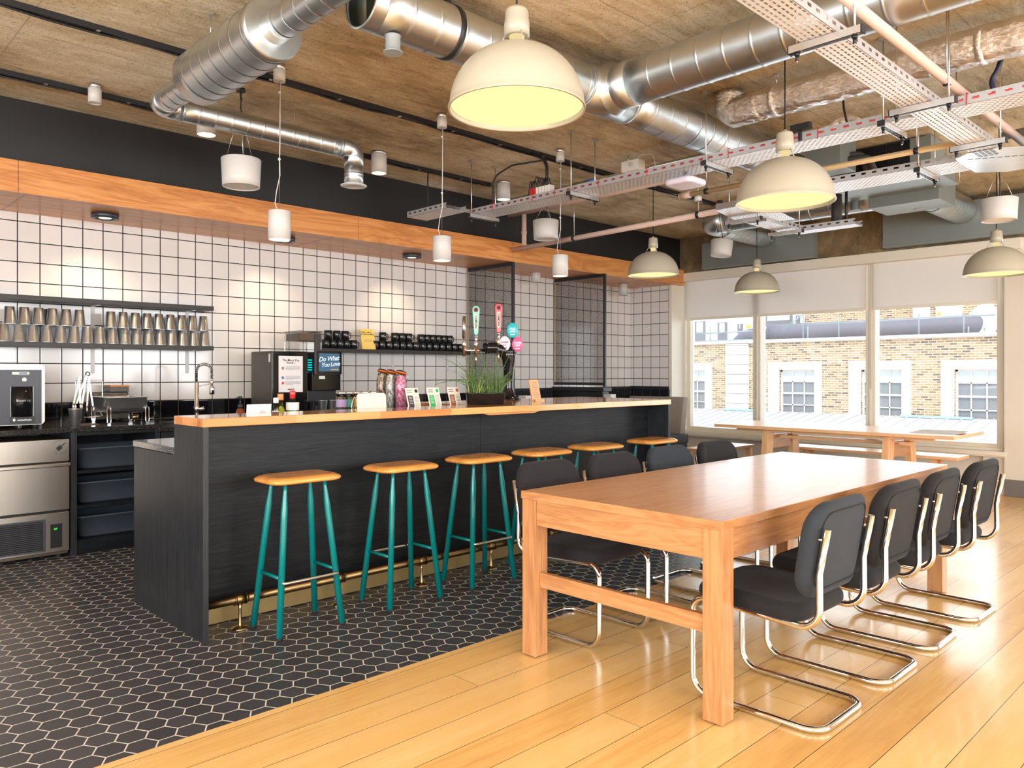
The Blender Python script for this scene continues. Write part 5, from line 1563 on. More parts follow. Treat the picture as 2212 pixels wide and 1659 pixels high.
for i, (x, u, v0_, v1_) in enumerate(((2.277, 607, 455, 519), (3.555, 955.5, 510, 562), (4.834, 1209.5, 553, 597))):
    y = 4.39
    t = thing('cylinder_pendant', 'lit white cylinder pendant on a wire, '+PWH[i], 'pendant lamp', (x, y, ZC), 0, 'cylinder pendants over the bar')
    r = .0665; z0, z1 = 2.105, 2.283
    MB().lathe([(r-.004, z0+.004), (r-.003, z0), (r, z0), (r, z1-.004), (r-.004, z1), (0, z1)], (x, y, 0), seg=40, caps=False).build('housing', M['white'], t)
    MB().lathe([(0, z0+.006), (r-.004, z0+.006)], (x, y, 0), seg=32, caps=False).build('lens', M['spot_glow'], t)
    MB().lathe([(.036, 3.075), (.036, 3.145), (.033, 3.147)], (x, y, 0), seg=28).build('ceiling_cup', M['white'], t)
    MB().lathe([(.033, 3.147), (.033, ZC)], (x, y, 0), seg=28).build('mounting_box', M['strut'], t)
    MB().cyl((x, y, z1), (x, y, 3.075), .0012, seg=6).build('wire', M['strut'], t)
    zz = [3.075, 2.9, 2.7, 2.62, 2.5, 2.4, 2.33, z1]
    ox = [.006, .004, .004, .002, .004, -.018, -.026, -.012]
    MB().sweep([(x+a*ST, y-a*CT, z) for a, z in zip(ox, zz)], .0028, seg=6).build('flex', M['white'], t)
    for z in (2.60, 3.01): MB().sphere((x, y, z), .009, 12, 8).build('cable_stop', M['white'], t)
o1 = cyl_light(6.82, 6.60, 2.40, 2.515, .060, 'unlit white cylinder light under the timber soffit between the mesh screens', False, 0, 'soffit cylinder lights')
o2 = cyl_light(8.54, 6.58, 2.36, 2.515, .060, 'unlit white cylinder light under the timber soffit beyond the far mesh screen', False, 0, 'soffit cylinder lights')
for k, (x, lab) in enumerate(((9.02, 'flat white disc light at the far end of the soffit underside'), (7.28, 'flat white disc light in the soffit behind the right cylinder pendant'))):
    t = thing('disc_light', lab, 'ceiling light', (x, 6.62, 2.517))
    MB().lathe([(.045, 0), (.05, .006)], (x, 6.62, 2.510), seg=24).build('trim_ring', M['white'], t)
    MB().lathe([(0, 0), (.040, 0)], (x, 6.62, 2.5095), seg=24, caps=False).build('lens', M['lab_white'], t)
RL = ['leftmost black ring downlight under the timber soffit', 'middle black ring downlight under the soffit, half hidden by a hanging cylinder', 'right black ring downlight under the timber soffit']
rings = (1.90, 3.397, 4.832)
for i, x in enumerate(rings):
    t = thing('ring_downlight', RL[i], 'downlight', (x, 6.46, 2.517), 0, 'ring downlights under the soffit')
    MB().lathe([(.070, 0), (.098, 0), (.098, .034), (.090, .038), (.075, .030), (.070, 0)], (x, 6.46, 2.478), seg=40, caps=False).build('ring', M['gunmetal'], t)
    MB().lathe([(.074, .004), (.072, .028), (0, .030)], (x, 6.46, 2.479), seg=32, caps=False).build('reflector', M['lab_white'], t)
    MB().lathe([(0, 0), (.045, 0)], (x, 6.46, 2.4835), seg=24, caps=False).build('lens', M['ring_glow'], t)

# ================================================================ drum speakers
def drum(c, r, h, tilt, label, hang):
    t = thing('drum_speaker', label, 'speaker', (c.x, c.y, c.z), 0, 'white drum speakers')
    Rm = tilt
    MB().lathe([(r*.93-.006, .010), (r*.93-.004, 0), (r*.93, .0), (r*.95, h*.3), (r, h-.004), (r-.004, h), (0, h)], c, Rm, 40, False).build('body', M['white'], t)
    MB().lathe([(0, .006), (r*.93-.006, .006)], c, Rm, 36, False).lathe([(r*.72, .005), (r*.735, .005)], c, Rm, 36, False).build('grille', M['lab_white'], t)
    top_ = [c+Rm @ Vector((r*.8*math.cos(a), r*.8*math.sin(a), h)) for a in (.3, 2.4, 4.4)]
    apex = Vector(hang)
    for p in top_: MB().cyl(p, apex, .0014, seg=5).build('wire', M['strut'], t)
    zt = Vector((apex.x+.004, apex.y, ZC))
    MB().sweep([c+Rm @ Vector((.02, 0, h)), apex+Vector((.03, 0, -.12)), apex, zt], .0042, seg=7).build('flex', M['cable'], t)
    MB().lathe([(.030, ZC-.02), (.030, ZC)], (apex.x, apex.y, 0), seg=18).build('ceiling_plate', M['black'], t)
I3 = Matrix.Identity(3)
c = at_d(521, 404, 5.14); drum(c, .128, .185, I3, 'white drum speaker hanging on wires below the thin metal duct', (2.287, 4.944, 3.05))
c = at_d(1179, 517, 7.62); drum(c, .128, .185, I3, 'white drum speaker hanging between the cable tray and the pink pipe', (c.x, c.y, 2.98))
c = at_d(1557, 553, 8.5); drum(c, .120, .173, Matrix.Rotation(.09, 3, 'Y') @ Matrix.Rotation(.05, 3, 'X'), 'white drum speaker hanging askew before the grey panel', (c.x-.02, c.y, 2.98))
c = at_d(2158, 477, 5.85); drum(c, .126, .165, I3, 'white drum speaker hanging above the right-hand dome pendant', (c.x, c.y, 2.85))

# ================================================================ ducts
def duct(m, path, r, pitch=.125, seg=36, ridge=.0024, start=0.0):
    """straight or bent run with spiral-seam ridges"""
    pts = [Vector(path[0])]; rr = [r]
    s = start
    for a, b in zip(path[:-1], path[1:]):
        a = Vector(a); b = Vector(b); L = (b-a).length; d = (b-a).normalized()
        k = pitch-(s % pitch)
        while k < L-.01:
            for o_, q in ((-.012, 0), (-.0035, 0), (0, ridge), (.0035, 0), (.012, 0)):
                pts.append(a+d*(k+o_)); rr.append(r+q)
            k += pitch
        s += L
        pts.append(b); rr.append(r)
    m.sweep(pts, rr, seg, True)
def collar(m, p, d, r, w=.012, e=.006):
    p = Vector(p); d = Vector(d).normalized()
    m.cyl(p-d*w/2, p+d*w/2, r+e, seg=36)
def hanger(parent, x, y, z0, r=.003, mat='strut'):
    MB().cyl((x, y, z0), (x, y, ZC-.012), r, seg=6).box(x-.012, x+.012, y-.012, y+.012, ZC-.014, ZC-.001).build('hanger', M[mat], parent)

# thin spiral duct with a fat silencer and a drop outlet
d1x, d1y, d1z = 1.717, 4.80, 2.90
dt = thing('ventilation_duct', 'thin galvanised duct with a fat silencer, bending along the bulkhead to a drop outlet', 'duct', (d1x, 4.2, d1z))
m = MB(); duct(m, [(d1x, 4.235, d1z), (d1x, d1y-.11, d1z)], .069, .095); collar(m, (d1x, 4.29, d1z), (0, 1, 0), .069)
m.build('spiral_pipe', M['galv'], dt)
m = MB(); m.sweep(fillet([(d1x, d1y-.11, d1z), (d1x, d1y, d1z), (d1x+.11, d1y, d1z)], .10, 10), .071, 36); m.build('elbow', M['galv'], dt)
ex = 3.07
m = MB(); duct(m, [(d1x+.11, d1y, d1z), (ex-.12, d1y, d1z)], .069, .105); collar(m, (d1x+.12, d1y, d1z), (1, 0, 0), .069); collar(m, (ex-.13, d1y, d1z), (1, 0, 0), .069); m.build('spiral_pipe', M['galv'], dt)
m = MB(); m.sweep(fillet([(ex-.12, d1y, d1z), (ex, d1y, d1z), (ex, d1y, d1z-.12)], .11, 10), .070, 36); m.build('elbow', M['galv'], dt)
m = MB(); duct(m, [(ex, d1y, d1z-.12), (ex, d1y, 2.655)], .068, .06); m.build('spiral_pipe', M['galv'], dt)
MB().lathe([(.0, .004), (.050, .004), (.055, 0), (.092, .006), (.095, .012), (.07, .022), (.066, .03)], (ex, d1y, 2.632), seg=36).build('air_valve', M['white'], dt)
m = MB(); m.lathe([(.069, 0), (.135, .004), (.142, .012)], (d1x, 4.235, d1z), axis_m((0, -1, 0)), 40, False)
duct(m, [(d1x, 4.23, d1z), (d1x, 3.36, d1z)], .142, .115, 40, .003)
m.build('silencer', M['galv'], dt)
m = MB(); m.lathe([(.145, 0), (.140, .012), (.112, .008), (.100, -.02), (.085, -.02), (.074, .02), (.072, .08)], (d1x, 3.375, d1z), axis_m((0, -1, 0)), 40, False); duct(m, [(d1x, 3.36, d1z), (d1x, 1.9, d1z)], .072, .10); m.build('spiral_pipe', M['galv'], dt)
for y in (4.0,): hanger(dt, d1x-.03, y, d1z+.14)
MB().sweep([(2.603, 4.805, ZC-.01), (2.603, 4.805, d1z+.07)]+[Vector((2.61, 4.80+.0715*math.sin(a), d1z+.0715*math.cos(a))) for a in [2*PI*i/20 for i in range(21)]], .0016, seg=5).build('wire_hanger', M['strut'], dt)
# main spiral duct along the room, open end and tee
d2y, d2z, d2r = 2.945, 2.965, .127
dm = thing('ventilation_duct', 'wide galvanised spiral duct with an open end, running behind the nearest dome pendant', 'duct', (3.6, d2y, d2z))
x_open = 1.92; xt = 3.61
m = MB(); duct(m, [(x_open+.06, d2y, d2z), (xt-.20, d2y, d2z)], d2r, .155, 44)
m.lathe([(d2r+.003, 0), (d2r+.003, .07)], (x_open, d2y, d2z), axis_m((1, 0, 0)), 44, False)
m.lathe([(d2r-.004, .004), (d2r-.004, .5), (d2r-.03, .5)], (x_open, d2y, d2z), axis_m((1, 0, 0)), 44, False)
m.lathe([(d2r-.005, 0), (d2r+.006, 0), (d2r+.006, .006)], (x_open, d2y, d2z), axis_m((1, 0, 0)), 44, False)
m.build('spiral_pipe', M['galv'], dm)
MB().lathe([(0, 0), (d2r-.006, 0)], (x_open+.10, d2y, d2z), axis_m((1, 0, 0)), 40, False).lathe([(d2r-.006, -.085), (d2r-.006, 0)], (x_open+.10, d2y, d2z), axis_m((1, 0, 0)), 40, False).bar((x_open+.05, d2y-.02, d2z-.1), (x_open+.05, d2y-.02, d2z+.1), .002, .1, (0, 1, 0)).build('dark_mouth', M['galv_dark'], dm)  # near-black disc and sleeve: shade of the hollow duct put into colour
m = MB(); collar(m, (2.42, d2y, d2z), (1, 0, 0), d2r, .03, .004); m.box(2.405, 2.435, d2y-.012, d2y+.012, d2z+d2r, ZC-.01); m.build('clamp_band', M['black_frame'], dm)
MB().lathe([(.034, 0), (.034, .07), (.038, .075)], (x_open+.16, d2y-.02, d2z-d2r-.075), seg=28).lathe([(.045, 0), (.045, .006), (.036, .008)], (x_open+.16, d2y-.02, d2z-d2r-.08), seg=28).build('test_spigot', M['terminal_grey'], dm)
m = MB(); duct(m, [(xt-.20, d2y, d2z), (xt+.24, d2y, d2z)], d2r+.002, .5, 44); collar(m, (xt-.2, d2y, d2z), (1, 0, 0), d2r, .01); collar(m, (xt+.22, d2y, d2z), (1, 0, 0), d2r, .01)
duct(m, [(xt, d2y-.08, d2z), (xt, d2y-.26, d2z)], d2r+.004, .5, 44); m.lathe([(d2r+.03, 0), (d2r+.004, .05)], (xt, d2y-.10, d2z), axis_m((0, -1, 0)), 44, False)
m.build('tee_piece', M['galv'], dm)
m = MB(); duct(m, [(xt, d2y-.26, d2z), (xt, -.9, d2z)], d2r, .155, 44); m.build('branch_pipe', M['galv'], dm)
m = MB(); duct(m, [(xt+.24, d2y, d2z), (6.55, d2y, d2z)], d2r, .165, 44); m.build('spiral_pipe', M['galv'], dm)
m = MB(); collar(m, (5.75, d2y, d2z), (1, 0, 0), d2r, .03, .004); m.build('clamp_band', M['black_frame'], dm)
m = MB(); m.box(5.74, 5.76, d2y-.01, d2y+.01, d2z+d2r, ZC-.003); m.build('hanger', M['strut'], dm)
m = MB(); m.cyl((xt, .8, d2z+d2r-.01), (xt, .8, ZC-.003), .004, seg=6).cyl((xt-.01, 1.9, d2z+d2r-.01), (xt-.01, 1.9, ZC-.003), .004, seg=6); m.build('hanger', M['strut'], dm)

# foil-wrapped duct
d4x, d4z, d4r = 4.65, 3.03, .098
df = thing('foil_duct', 'crinkled foil-wrapped duct under the ceiling above the slotted trays', 'duct', (d4x, 1.5, d4z))
pts = fillet([(d4x+.02, 2.705, ZC-.01), (d4x+.02, 2.705, d4z), (d4x, 2.45, d4z), (d4x, -1.2, d4z)], [.10, .06], 6)
path = []
for a, b in zip(pts[:-1], pts[1:]):
    n = max(1, int((b-a).length/.03))
    for k in range(n): path.append(a.lerp(b, k/n))
path.append(pts[-1])
rg = random.Random(3)
m = MB(); k = m.mark(); m.sweep(path, [d4r*(1+rg.uniform(-.035, .035)) for _ in path], 36)
m.xf(k, lambda p: p+Vector((rg.uniform(-1, 1), 0, rg.uniform(-1, 1)))*.0035)
m.build('wrapped_pipe', M['foil'], df)
for y in (2.334, 1.775, .6): hanger(df, 4.60, y, d4z+.09, .004)
m = MB()
for y in (2.36, 1.2, .3): collar(m, (d4x, y, d4z), (0, 1, 0), d4r, .035, .004)
m.build('foil_tape', M['foil'], df)
fp = thing('foil_pipe', 'thin foil-wrapped pipe with a kink running behind the cable tray', 'pipe', (5.5, 2.5, 3.02))
MB().sweep(fillet([(5.45, 2.80, 3.03), (5.45, 2.36, 3.03), (5.45, 2.30, 3.07), (5.45, 2.22, 3.07), (5.45, 2.14, 3.01), (5.45, 1.2, 3.01)], .02, 3), .028, 18).build('wrapped_pipe', M['foil'], fp)
for y in (2.7, 2.0): hanger(fp, 5.45, y, 3.05, .0035)

# duct from the window-side unit to the beam panel
d5z = 3.03
dk = thing('ventilation_duct', 'galvanised duct elbow entering the grey panel above the left window', 'duct', (8.4, 4.3, 3.03))
pa = at(1652, 516, X=9.17)
m = MB(); ey = 4.815; exx = 7.88
duct(m, [(exx, 2.91, d5z), (exx, ey-.22, d5z)], .136, .16, 40); collar(m, (exx, 3.6, d5z), (0, 1, 0), .136, .03, .004)
m.build('spiral_pipe', M['galv'], dk)
m = MB(); m.sweep(fillet([(exx, ey-.22, d5z), (exx, ey, d5z), (exx+.22, ey, d5z)], .20, 6), .138, 40); m.build('elbow', M['galv'], dk)
m = MB(); duct(m, [(exx+.22, ey, d5z), (9.185, ey, d5z)], .136, .11, 40); m.build('spiral_pipe', M['galv'], dk)
m = MB(); collar(m, (exx+.45, ey, d5z), (1, 0, 0), .125, .02, .004); m.build('clamp_band', M['black_frame'], dk)
pb = at(2076, 450, X=9.17)
dk2 = thing('ventilation_duct', 'short galvanised duct from the ceiling unit into the right grey panel', 'duct', (8.7, pb.y, 3.03))
m = MB(); pb.z = 3.025; duct(m, [(8.03, pb.y, pb.z), (9.185, pb.y, pb.z)], .145, .10, 40); m.build('spiral_pipe', M['galv'], dk2)
m = MB(); collar(m, (8.25, pb.y, pb.z), (1, 0, 0), .145, .02, .004); m.build('clamp_band', M['black_frame'], dk2)

# grey panels on the beam
def panel(u0, v0, u1, v1, top_, label, xf=9.19):
    a = at(u0, v0, X=xf); b = at(u1, v1, X=xf)
    t = thing('duct_panel', label, 'panel', (9.27, (a.y+b.y)/2, min(a.z, b.z)), 0, 'grey panels on the concrete beam')
    z0 = (a.z+b.z)/2
    MB().box(xf, 9.349, b.y, a.y, z0, top_).build('casing', M['galv_panel'], t, bevel=.002)
    MB().box(xf-.006, 9.349, b.y-.004, a.y+.004, z0-.006, z0+.018).build('bottom_lip', M['galv_panel'], t, bevel=.002)
panel(1516, 579, 1754, 556, 3.05, 'left grey metal panel on the beam above the window')
a = at(1907, 535, X=9.19)
t = thing('duct_panel', 'right grey metal panel on the beam, the longer of two', 'panel', (9.27, a.y-1, a.z), 0, 'grey panels on the concrete beam')
MB().box(9.19, 9.349, .2, a.y, a.z, 3.12).build('casing', M['galv_panel'], t, bevel=.002)
MB().box(9.184, 9.349, .2, a.y+.004, a.z-.006, a.z+.018).build('bottom_lip', M['galv_panel'], t, bevel=.002)

# ================================================================ ceiling units
un_ = thing('fan_coil_unit', 'grey galvanised fan coil unit hung from the ceiling at the right', 'ceiling unit', (7.2, 2.6, 2.85))
MB().box(6.95, 7.55, 2.16, 3.12, 2.955, 3.165).build('casing', M['galv_panel'], un_, bevel=.002)
MB().box(7.55, 8.02, 2.29, 2.905, 2.85, 3.11).build('plenum', M['galv_panel'], un_, bevel=.002)
MB().box(6.93, 7.56, 2.13, 3.14, 2.948, 2.955).build('tray_sheet', M['galv_panel'], un_)
for x in (7.1, 7.45):
    for y in (2.1, 3.16): MB().cyl((x, y, 2.95), (x, y, ZC-.002), .005, seg=6).build('hanger', M['strut'], un_)
hb = thing('coil_box', 'black finned coil of the ceiling unit with bent insulated pipes', 'ceiling unit', (6.8, 2.5, 2.95))
cy0, cy1 = at(1966, 300, X=6.62).y, at(1812, 330, X=6.62).y
MB().box(6.63, 6.92, cy0, cy1, 2.93, 3.165).build('fin_block', M['black'], hb)
m = MB(); n = 60
for i in range(n):
    y = cy0+(cy1-cy0)*i/n
    m.box(6.622, 6.63, y, y+(cy1-cy0)/n*.45, 2.93, 3.165)
m.build('fins', M['black_frame'], hb)
MB().box(6.60, 6.92, cy0-.16, cy0-.004, 2.93, 3.165).build('end_plate', M['galv_panel'], hb)
MB().box(6.0, 6.30, 2.52, 2.805, 2.905, 3.15).build('end_box', M['galv_panel'], hb, bevel=.003)
for k in range(2):
    s0 = at(1806, 336+11*k, X=6.1); e0 = at(1880+k*18, 388, X=6.45); mid = at(1862+k*14, 334+k*6, X=6.3)
    m = MB()
    m.sweep(fillet([s0, Vector((s0.x+.1, mid.y+.06, s0.z+.01)), mid, e0], .06, 6), .026, 14)
    m.build('insulated_pipe', M['black_ins'], hb)

# ================================================================ cable trays
def tray(x0, x1, y0, y1, z, h, axis, label, mt=None):
    t = thing('cable_tray', label, 'cable tray', ((x0+x1)/2, (y0+y1)/2, z), 0, 'perforated cable trays')
    bm_, fm_ = ('tray_y', 'flange_y') if axis == 'y' else ('tray_x', 'flange_x')
    MB().box(x0, x1, y0, y1, z, z+.0015).build('tray_floor', M[mt or bm_], t)
    if axis == 'y':
        for x in (x0, x1-.0012): MB().box(x, x+.0012, y0, y1, z, z+h).build('side_flange', M[fm_], t)
    else:
        for y in (y0, y1-.0012): MB().box(x0, x1, y, y+.0012, z, z+h).build('side_flange', M[fm_], t)
    return t
def support(p, half, axis, z, label, rods=True, ztop=ZC):
    x, y = p
    t = thing('tray_support', label, 'support', (x, y, z), 0, 'tray support channels')
    d = Vector((1, 0, 0)) if axis == 'x' else Vector((0, 1, 0)); n = Vector((-d.y, d.x, 0))
    c_ = Vector((x, y, z))
    m = MB()
    m.bar(c_-d*half+n*.018, c_+d*half+n*.018, .003, .030).bar(c_-d*half-n*.018, c_+d*half-n*.018, .003, .030).bar(c_-d*half+Vector((0, 0, .0135)), c_+d*half+Vector((0, 0, .0135)), .033, .003)
    m.build('channel', M['strut'], t)
    m = MB()
    for k in range(7):
        q = c_+d*half*(-.78+1.56*k/6)-Vector((0, 0, .0145)); m.bar(q-d*.012, q+d*.012, .012, .0012)
    m.build('slots', M['black'], t)
    for s_ in (-1, 1):
        MB().bar(c_+d*half*s_, c_+d*(half*s_+.006*s_), .040, .032).build('end_cap', M['rubber'], t)
        e = c_+d*(half-.03)*s_
        rd = MB().cyl((e.x, e.y, z-.055), (e.x, e.y, ztop), .0045, seg=8).build('threaded_rod', M['strut'], t)
        MB().cyl((e.x, e.y, z-.028), (e.x, e.y, z-.016), .012, seg=6).cyl((e.x, e.y, z-.050), (e.x, e.y, z-.028), .008, seg=8).build('nut', M['black_frame'], rd)
        if ztop >= ZC-.001: MB().box(e.x-.018, e.x+.018, e.y-.018, e.y+.018, ZC-.022, ZC-.001).build('anchor', M['strut'], rd)
    return t
TZ = 2.706
T1X0, T1X1 = 4.56, 4.79
T2Y0, T2Y1 = 1.345, 1.495
tray(T1X0, T1X1, T2Y1+.004, 5.24, TZ, .052, 'y', 'long perforated cable tray with red cable, running from the bulkhead to the right')
tray(T1X0, T1X1, -.6, T2Y0-.004, TZ, .052, 'y', 'perforated cable tray with red cable beyond the crossing at the right edge')
tray(4.225, 4.45, 5.16, 5.72, TZ+.002, .05, 'y', 'short perforated tray stub reaching the black bulkhead')
MB().box(4.225, T1X1, 5.24, 5.36, TZ+.052, TZ+.0535).build('tray_joint', M['strut'])
tag(bpy.data.objects['tray_joint'], 'flat metal plate joining the tray stub to the long cable tray', 'plate')
tray(1.0, 5.56, T2Y0, T2Y1, TZ-.016, .05, 'x', 'broad perforated cable tray crossing from the top edge to the right')
SUP = ['near the black bulkhead', 'above the pink pipes', 'left of the second dome pendant', 'just left of the tray crossing']
for i, y in enumerate((5.178, 4.0, 2.80, 1.661)):
    support((4.675, y), .175, 'x', TZ-.017, 'zinc channel with two hanging rods under the long tray, '+SUP[i])
SUP2 = ['near the top edge of the photo', 'at the crossing with the long tray', 'where the tray meets the flat tee plate']
for i, (u0, v0_, u1, v1_) in enumerate(((1707, 112, 1863, 64), (1926, 249, 2062, 214), (2056, 326, 2172, 302))):
    p0 = at(u0, v0_, Z=TZ-.035); p1 = at(u1, v1_, Z=TZ-.035)
    support(((p0.x+p1.x)/2, (p0.y+p1.y)/2), abs(p0.y-p1.y)/2, 'y', TZ-.033, 'zinc channel under the broad crossing tray, '+SUP2[i])
# red cables
rc = MB()
for dx in (.004, .012): rc.sweep([(T1X0+.006+dx, -.5, TZ+.030), (T1X0+.006+dx, 5.2, TZ+.030)], .0075, seg=8)
o = rc.build('red_cable', M['red_cable']); tag(o, 'red cable lying along the edge of the long cable tray', 'cable')
for k, y in enumerate((4.93, 4.45, 4.2, 3.75, 3.3, 2.65, 2.2, 2.05, 1.25)):
    o = MB().sweep([(T1X0-.003, y, TZ-.004), (T1X0-.003, y, TZ+.062), (T1X0+.02, y, TZ+.06)], .003, seg=6).build('cable_tie', M['red']); tag(o, 'red cable tie on the long tray flange, %s from the crossing end' % ORD[8-k], 'cable tie', 'red cable ties')
# third tray and the flat tee plate
T3X0, T3X1 = 5.74, 6.07
tray(T3X0, T3X1, 1.86, 3.05, TZ, .05, 'y', 'perforated cable tray in front of the fan coil unit')
tray(T3X0, T3X1, 1.60, 1.855, TZ+.001, .05, 'y', 'short perforated tray piece joining the tee plate')
support(((T3X0+T3X1)/2, 1.87), .20, 'x', TZ-.017, 'zinc channel under the tray in front of the fan coil unit')
pg = [(5.5, 1.345), (5.5, 1.50), (5.60, 1.60), (5.74, 1.61), (6.07, 1.61), (6.20, 1.45), (6.20, .55), (5.74, .55), (5.60, 1.20)]
t = thing('tee_plate', 'flat pale metal tee plate with dashed slots joining the trays', 'plate', (5.8, 1.2, TZ-.02))
MB().prism(pg, TZ-.020, TZ-.0185).build('plate', M['strut'], t)
m = MB()
def dashes(a, b, n):
    a = Vector((*a, TZ-.0206)); b = Vector((*b, TZ-.0206))
    for i in range(n):
        m.bar(a.lerp(b, (i+.15)/n), a.lerp(b, (i+.85)/n), .010, .0012)
dashes((5.66, 1.55), (5.85, 1.18), 10); dashes((5.85, 1.18), (6.15, 1.05), 8); dashes((5.85, 1.18), (5.80, .7), 12)
for k in range(6): dashes((5.50+.03*k, 1.36), (5.50+.03*k, 1.48), 4)
m.build('slots', M['black'], t)
# far low trays
fz = 2.60
f0 = at(1560, 462, Z=fz); f1 = at(1650, 487, Z=fz)
t = thing('tray_plate', 'white perforated tray plate behind the second dome pendant', 'plate', (f0.x, f0.y, fz), 0)
q0, q1, q2, q3 = at(1546, 455, Z=fz), at(1640, 436, Z=fz), at(1720, 475, Z=fz), at(1600, 482, Z=fz)
MB().prism([(q.x, q.y) for q in (q0, q3, q2, q1)], fz, fz+.002).build('plate', M['tray_x'], t)
MB().bar(q0+Vector((0, 0, .025)), q1+Vector((0, 0, .025)), .003, .05).build('side_flange', M['strut'], t)
a0, a1 = at(1640, 482, Z=fz-.02), at(1715, 502, Z=fz-.02)
yy = (a0.y+a1.y)/2
tray(a0.x-.05, a1.x, yy-.09, yy+.09, fz-.02, .05, 'x', 'small perforated tray running toward the window behind the second dome')
b0, b1 = at(1735, 500, Z=fz-.02), at(1858, 487, Z=fz-.02)
xx = b0.x+.05
tray(xx-.08, xx+.08, b1.y, b0.y+.1, fz-.02, .05, 'y', 'small perforated tray end near the concrete beam')
c0_, c1_ = at(1572, 481, Z=fz-.03), at(1640, 470, Z=fz-.03)
support(((c0_.x+c1_.x)/2, (c0_.y+c1_.y)/2), .16, 'y', fz-.035, 'small zinc channel under the tray plate behind the second dome')
c0_, c1_ = at(1666, 508, Z=fz-.05), at(1728, 498, Z=fz-.05)
support(((c0_.x+c1_.x)/2, (c0_.y+c1_.y)/2), .16, 'y', fz-.05, 'small zinc channel under the little tray, farther one')
dn = thing('insulated_riser', 'dark vertical insulated pipe dropping onto the small tray end', 'pipe', (xx, 0, 0))
py = at(1797, 470, X=xx).y
MB().cyl((xx+.1, py, fz), (xx+.1, py, 2.90), .045, seg=18).build('lagging', M['black_ins'], dn)
MB().cyl((xx+.02, py-.12, fz), (xx+.02, py-.12, 2.92), .012, seg=10).build('conduit', M['cable'], dn)

# ================================================================ pipes
def pipe(pts, r, mt, label, clips=(), fil=.03, name='pipe'):
    t = thing(name, label, 'pipe', pts[0])
    MB().sweep(fillet(pts, fil, 5), r, 16).build('run', M[mt], t)
    for (x, y, z) in clips:
        c_ = MB().cyl((x, y-.014, z), (x, y+.014, z), r+.006, seg=18)
        c_.build('clip', M['black_frame'], t)
        MB().cyl((x, y, z+r), (x, y, ZC-.002), .004, seg=6).build('rod', M['strut'], t)
    return t
pp = at(1132, 500, X=5.94)
t = pipe([(5.94, 6.10, 2.645), (5.94, 3.55, 2.69)], .026, 'pink_pipe', 'lower pink pipe running from the timber fascia toward the right', [(5.94, at(1240, 512, X=5.94).y, 2.66), (5.94, 3.75, 2.686)])
pipe([(5.94, 6.16, 3.03), (5.94, 4.0, 3.05)], .026, 'pink_pipe', 'upper pink pipe just under the long cable tray', [])
t2 = thing('pipe', 'short vertical pink pipe linking the two pink pipes', 'pipe', (5.94, pp.y, 2.66))
MB().cyl((5.94, pp.y, 2.672), (5.94, pp.y, 3.01), .026, seg=16).cyl((5.94, pp.y, 2.80), (5.94, pp.y, 2.83), .031, seg=16).build('run', M['pink_pipe'], t2)
cx_ = 5.45
pipe([(cx_, at(1487, 420, X=cx_).y, 2.75), (cx_, at(2070, 317, X=cx_).y, 2.75)], .019, 'cream_pipe', 'cream plastic pipe running behind the second dome pendant', [(cx_, at(1526, 413, X=cx_).y, 2.75), (cx_, at(1980, 332, X=cx_).y, 2.75)])
ep_ = at(1487, 420, X=cx_)
t = thing('capped_pipe', 'grey cream capped end of the cream plastic pipe', 'pipe end', tuple(ep_))
MB().cyl((cx_, ep_.y-.02, 2.75), (cx_, ep_.y+.07, 2.75), .028, seg=18).cyl((cx_, ep_.y+.07, 2.75), (cx_, ep_.y+.085, 2.75), .024, seg=18).build('socket', M['pink_pipe'], t)
MB().cyl((cx_+.05, ep_.y-.06, 2.70), (cx_+.05, ep_.y-.06, 2.735), .03, seg=20).build('cap', M['white'], t)
# upper right cream pipe crossing overhead
pz = 2.80
r0, r1 = at(1850, -10, Z=pz), at(2030, 180, Z=pz)
pipe([(r0.x-.3, (r0.y+r1.y)/2, pz), (r1.x+1.7, (r0.y+r1.y)/2, pz)], .024, 'pink_pipe', 'pale pipe crossing high at the upper right', [(at(2045, 180, Y=(r0.y+r1.y)/2).x, (r0.y+r1.y)/2, pz)])
# galvanised conduit with a wrapped label, junction box
t = pipe([(5.53, 6.19, 3.06), (5.53, 2.9, 3.07)], .022, 'strut', 'galvanised conduit close to the ceiling behind the long tray', [])
lb = at(1272, 392, X=5.51)
MB().cyl((5.53, lb.y-.20, 3.068), (5.53, lb.y+.2, 3.066), .026, seg=18).build('wrapped_label', M['ink_olive'], t)
MB().cyl((5.53, lb.y-.07, 3.068), (5.53, lb.y+.05, 3.067), .0265, seg=18).build('label_band', M['ink_blue'], t)
jb = at(1366, 368, X=5.40)
jt = thing('junction_box', 'white junction box with a curved flex under the ceiling', 'junction box', (5.40, jb.y, jb.z))
MB().box(5.36, 5.46, jb.y-.09, jb.y+.09, jb.z-.01, jb.z+.08).build('box', M['white_gloss'], jt, bevel=.004)
MB().lathe([(.018, 0), (.018, .02), (.012, .024)], (5.36, jb.y-.02, jb.z+.04), axis_m((-1, 0, 0)), 18).build('gland', M['white'], jt)
MB().sweep(fillet([(5.40, jb.y-.05, jb.z+.08), (5.40, jb.y-.08, jb.z+.12), (5.40, jb.y-.22, jb.z+.10), (5.40, jb.y-.25, jb.z-.05)], .06, 6), .004, seg=8).build('flex', M['white'], jt)
MB().cyl((5.41, jb.y+.05, jb.z+.08), (5.41, jb.y+.05, ZC-.002), .005, seg=8).build('hanger', M['strut'], jt)
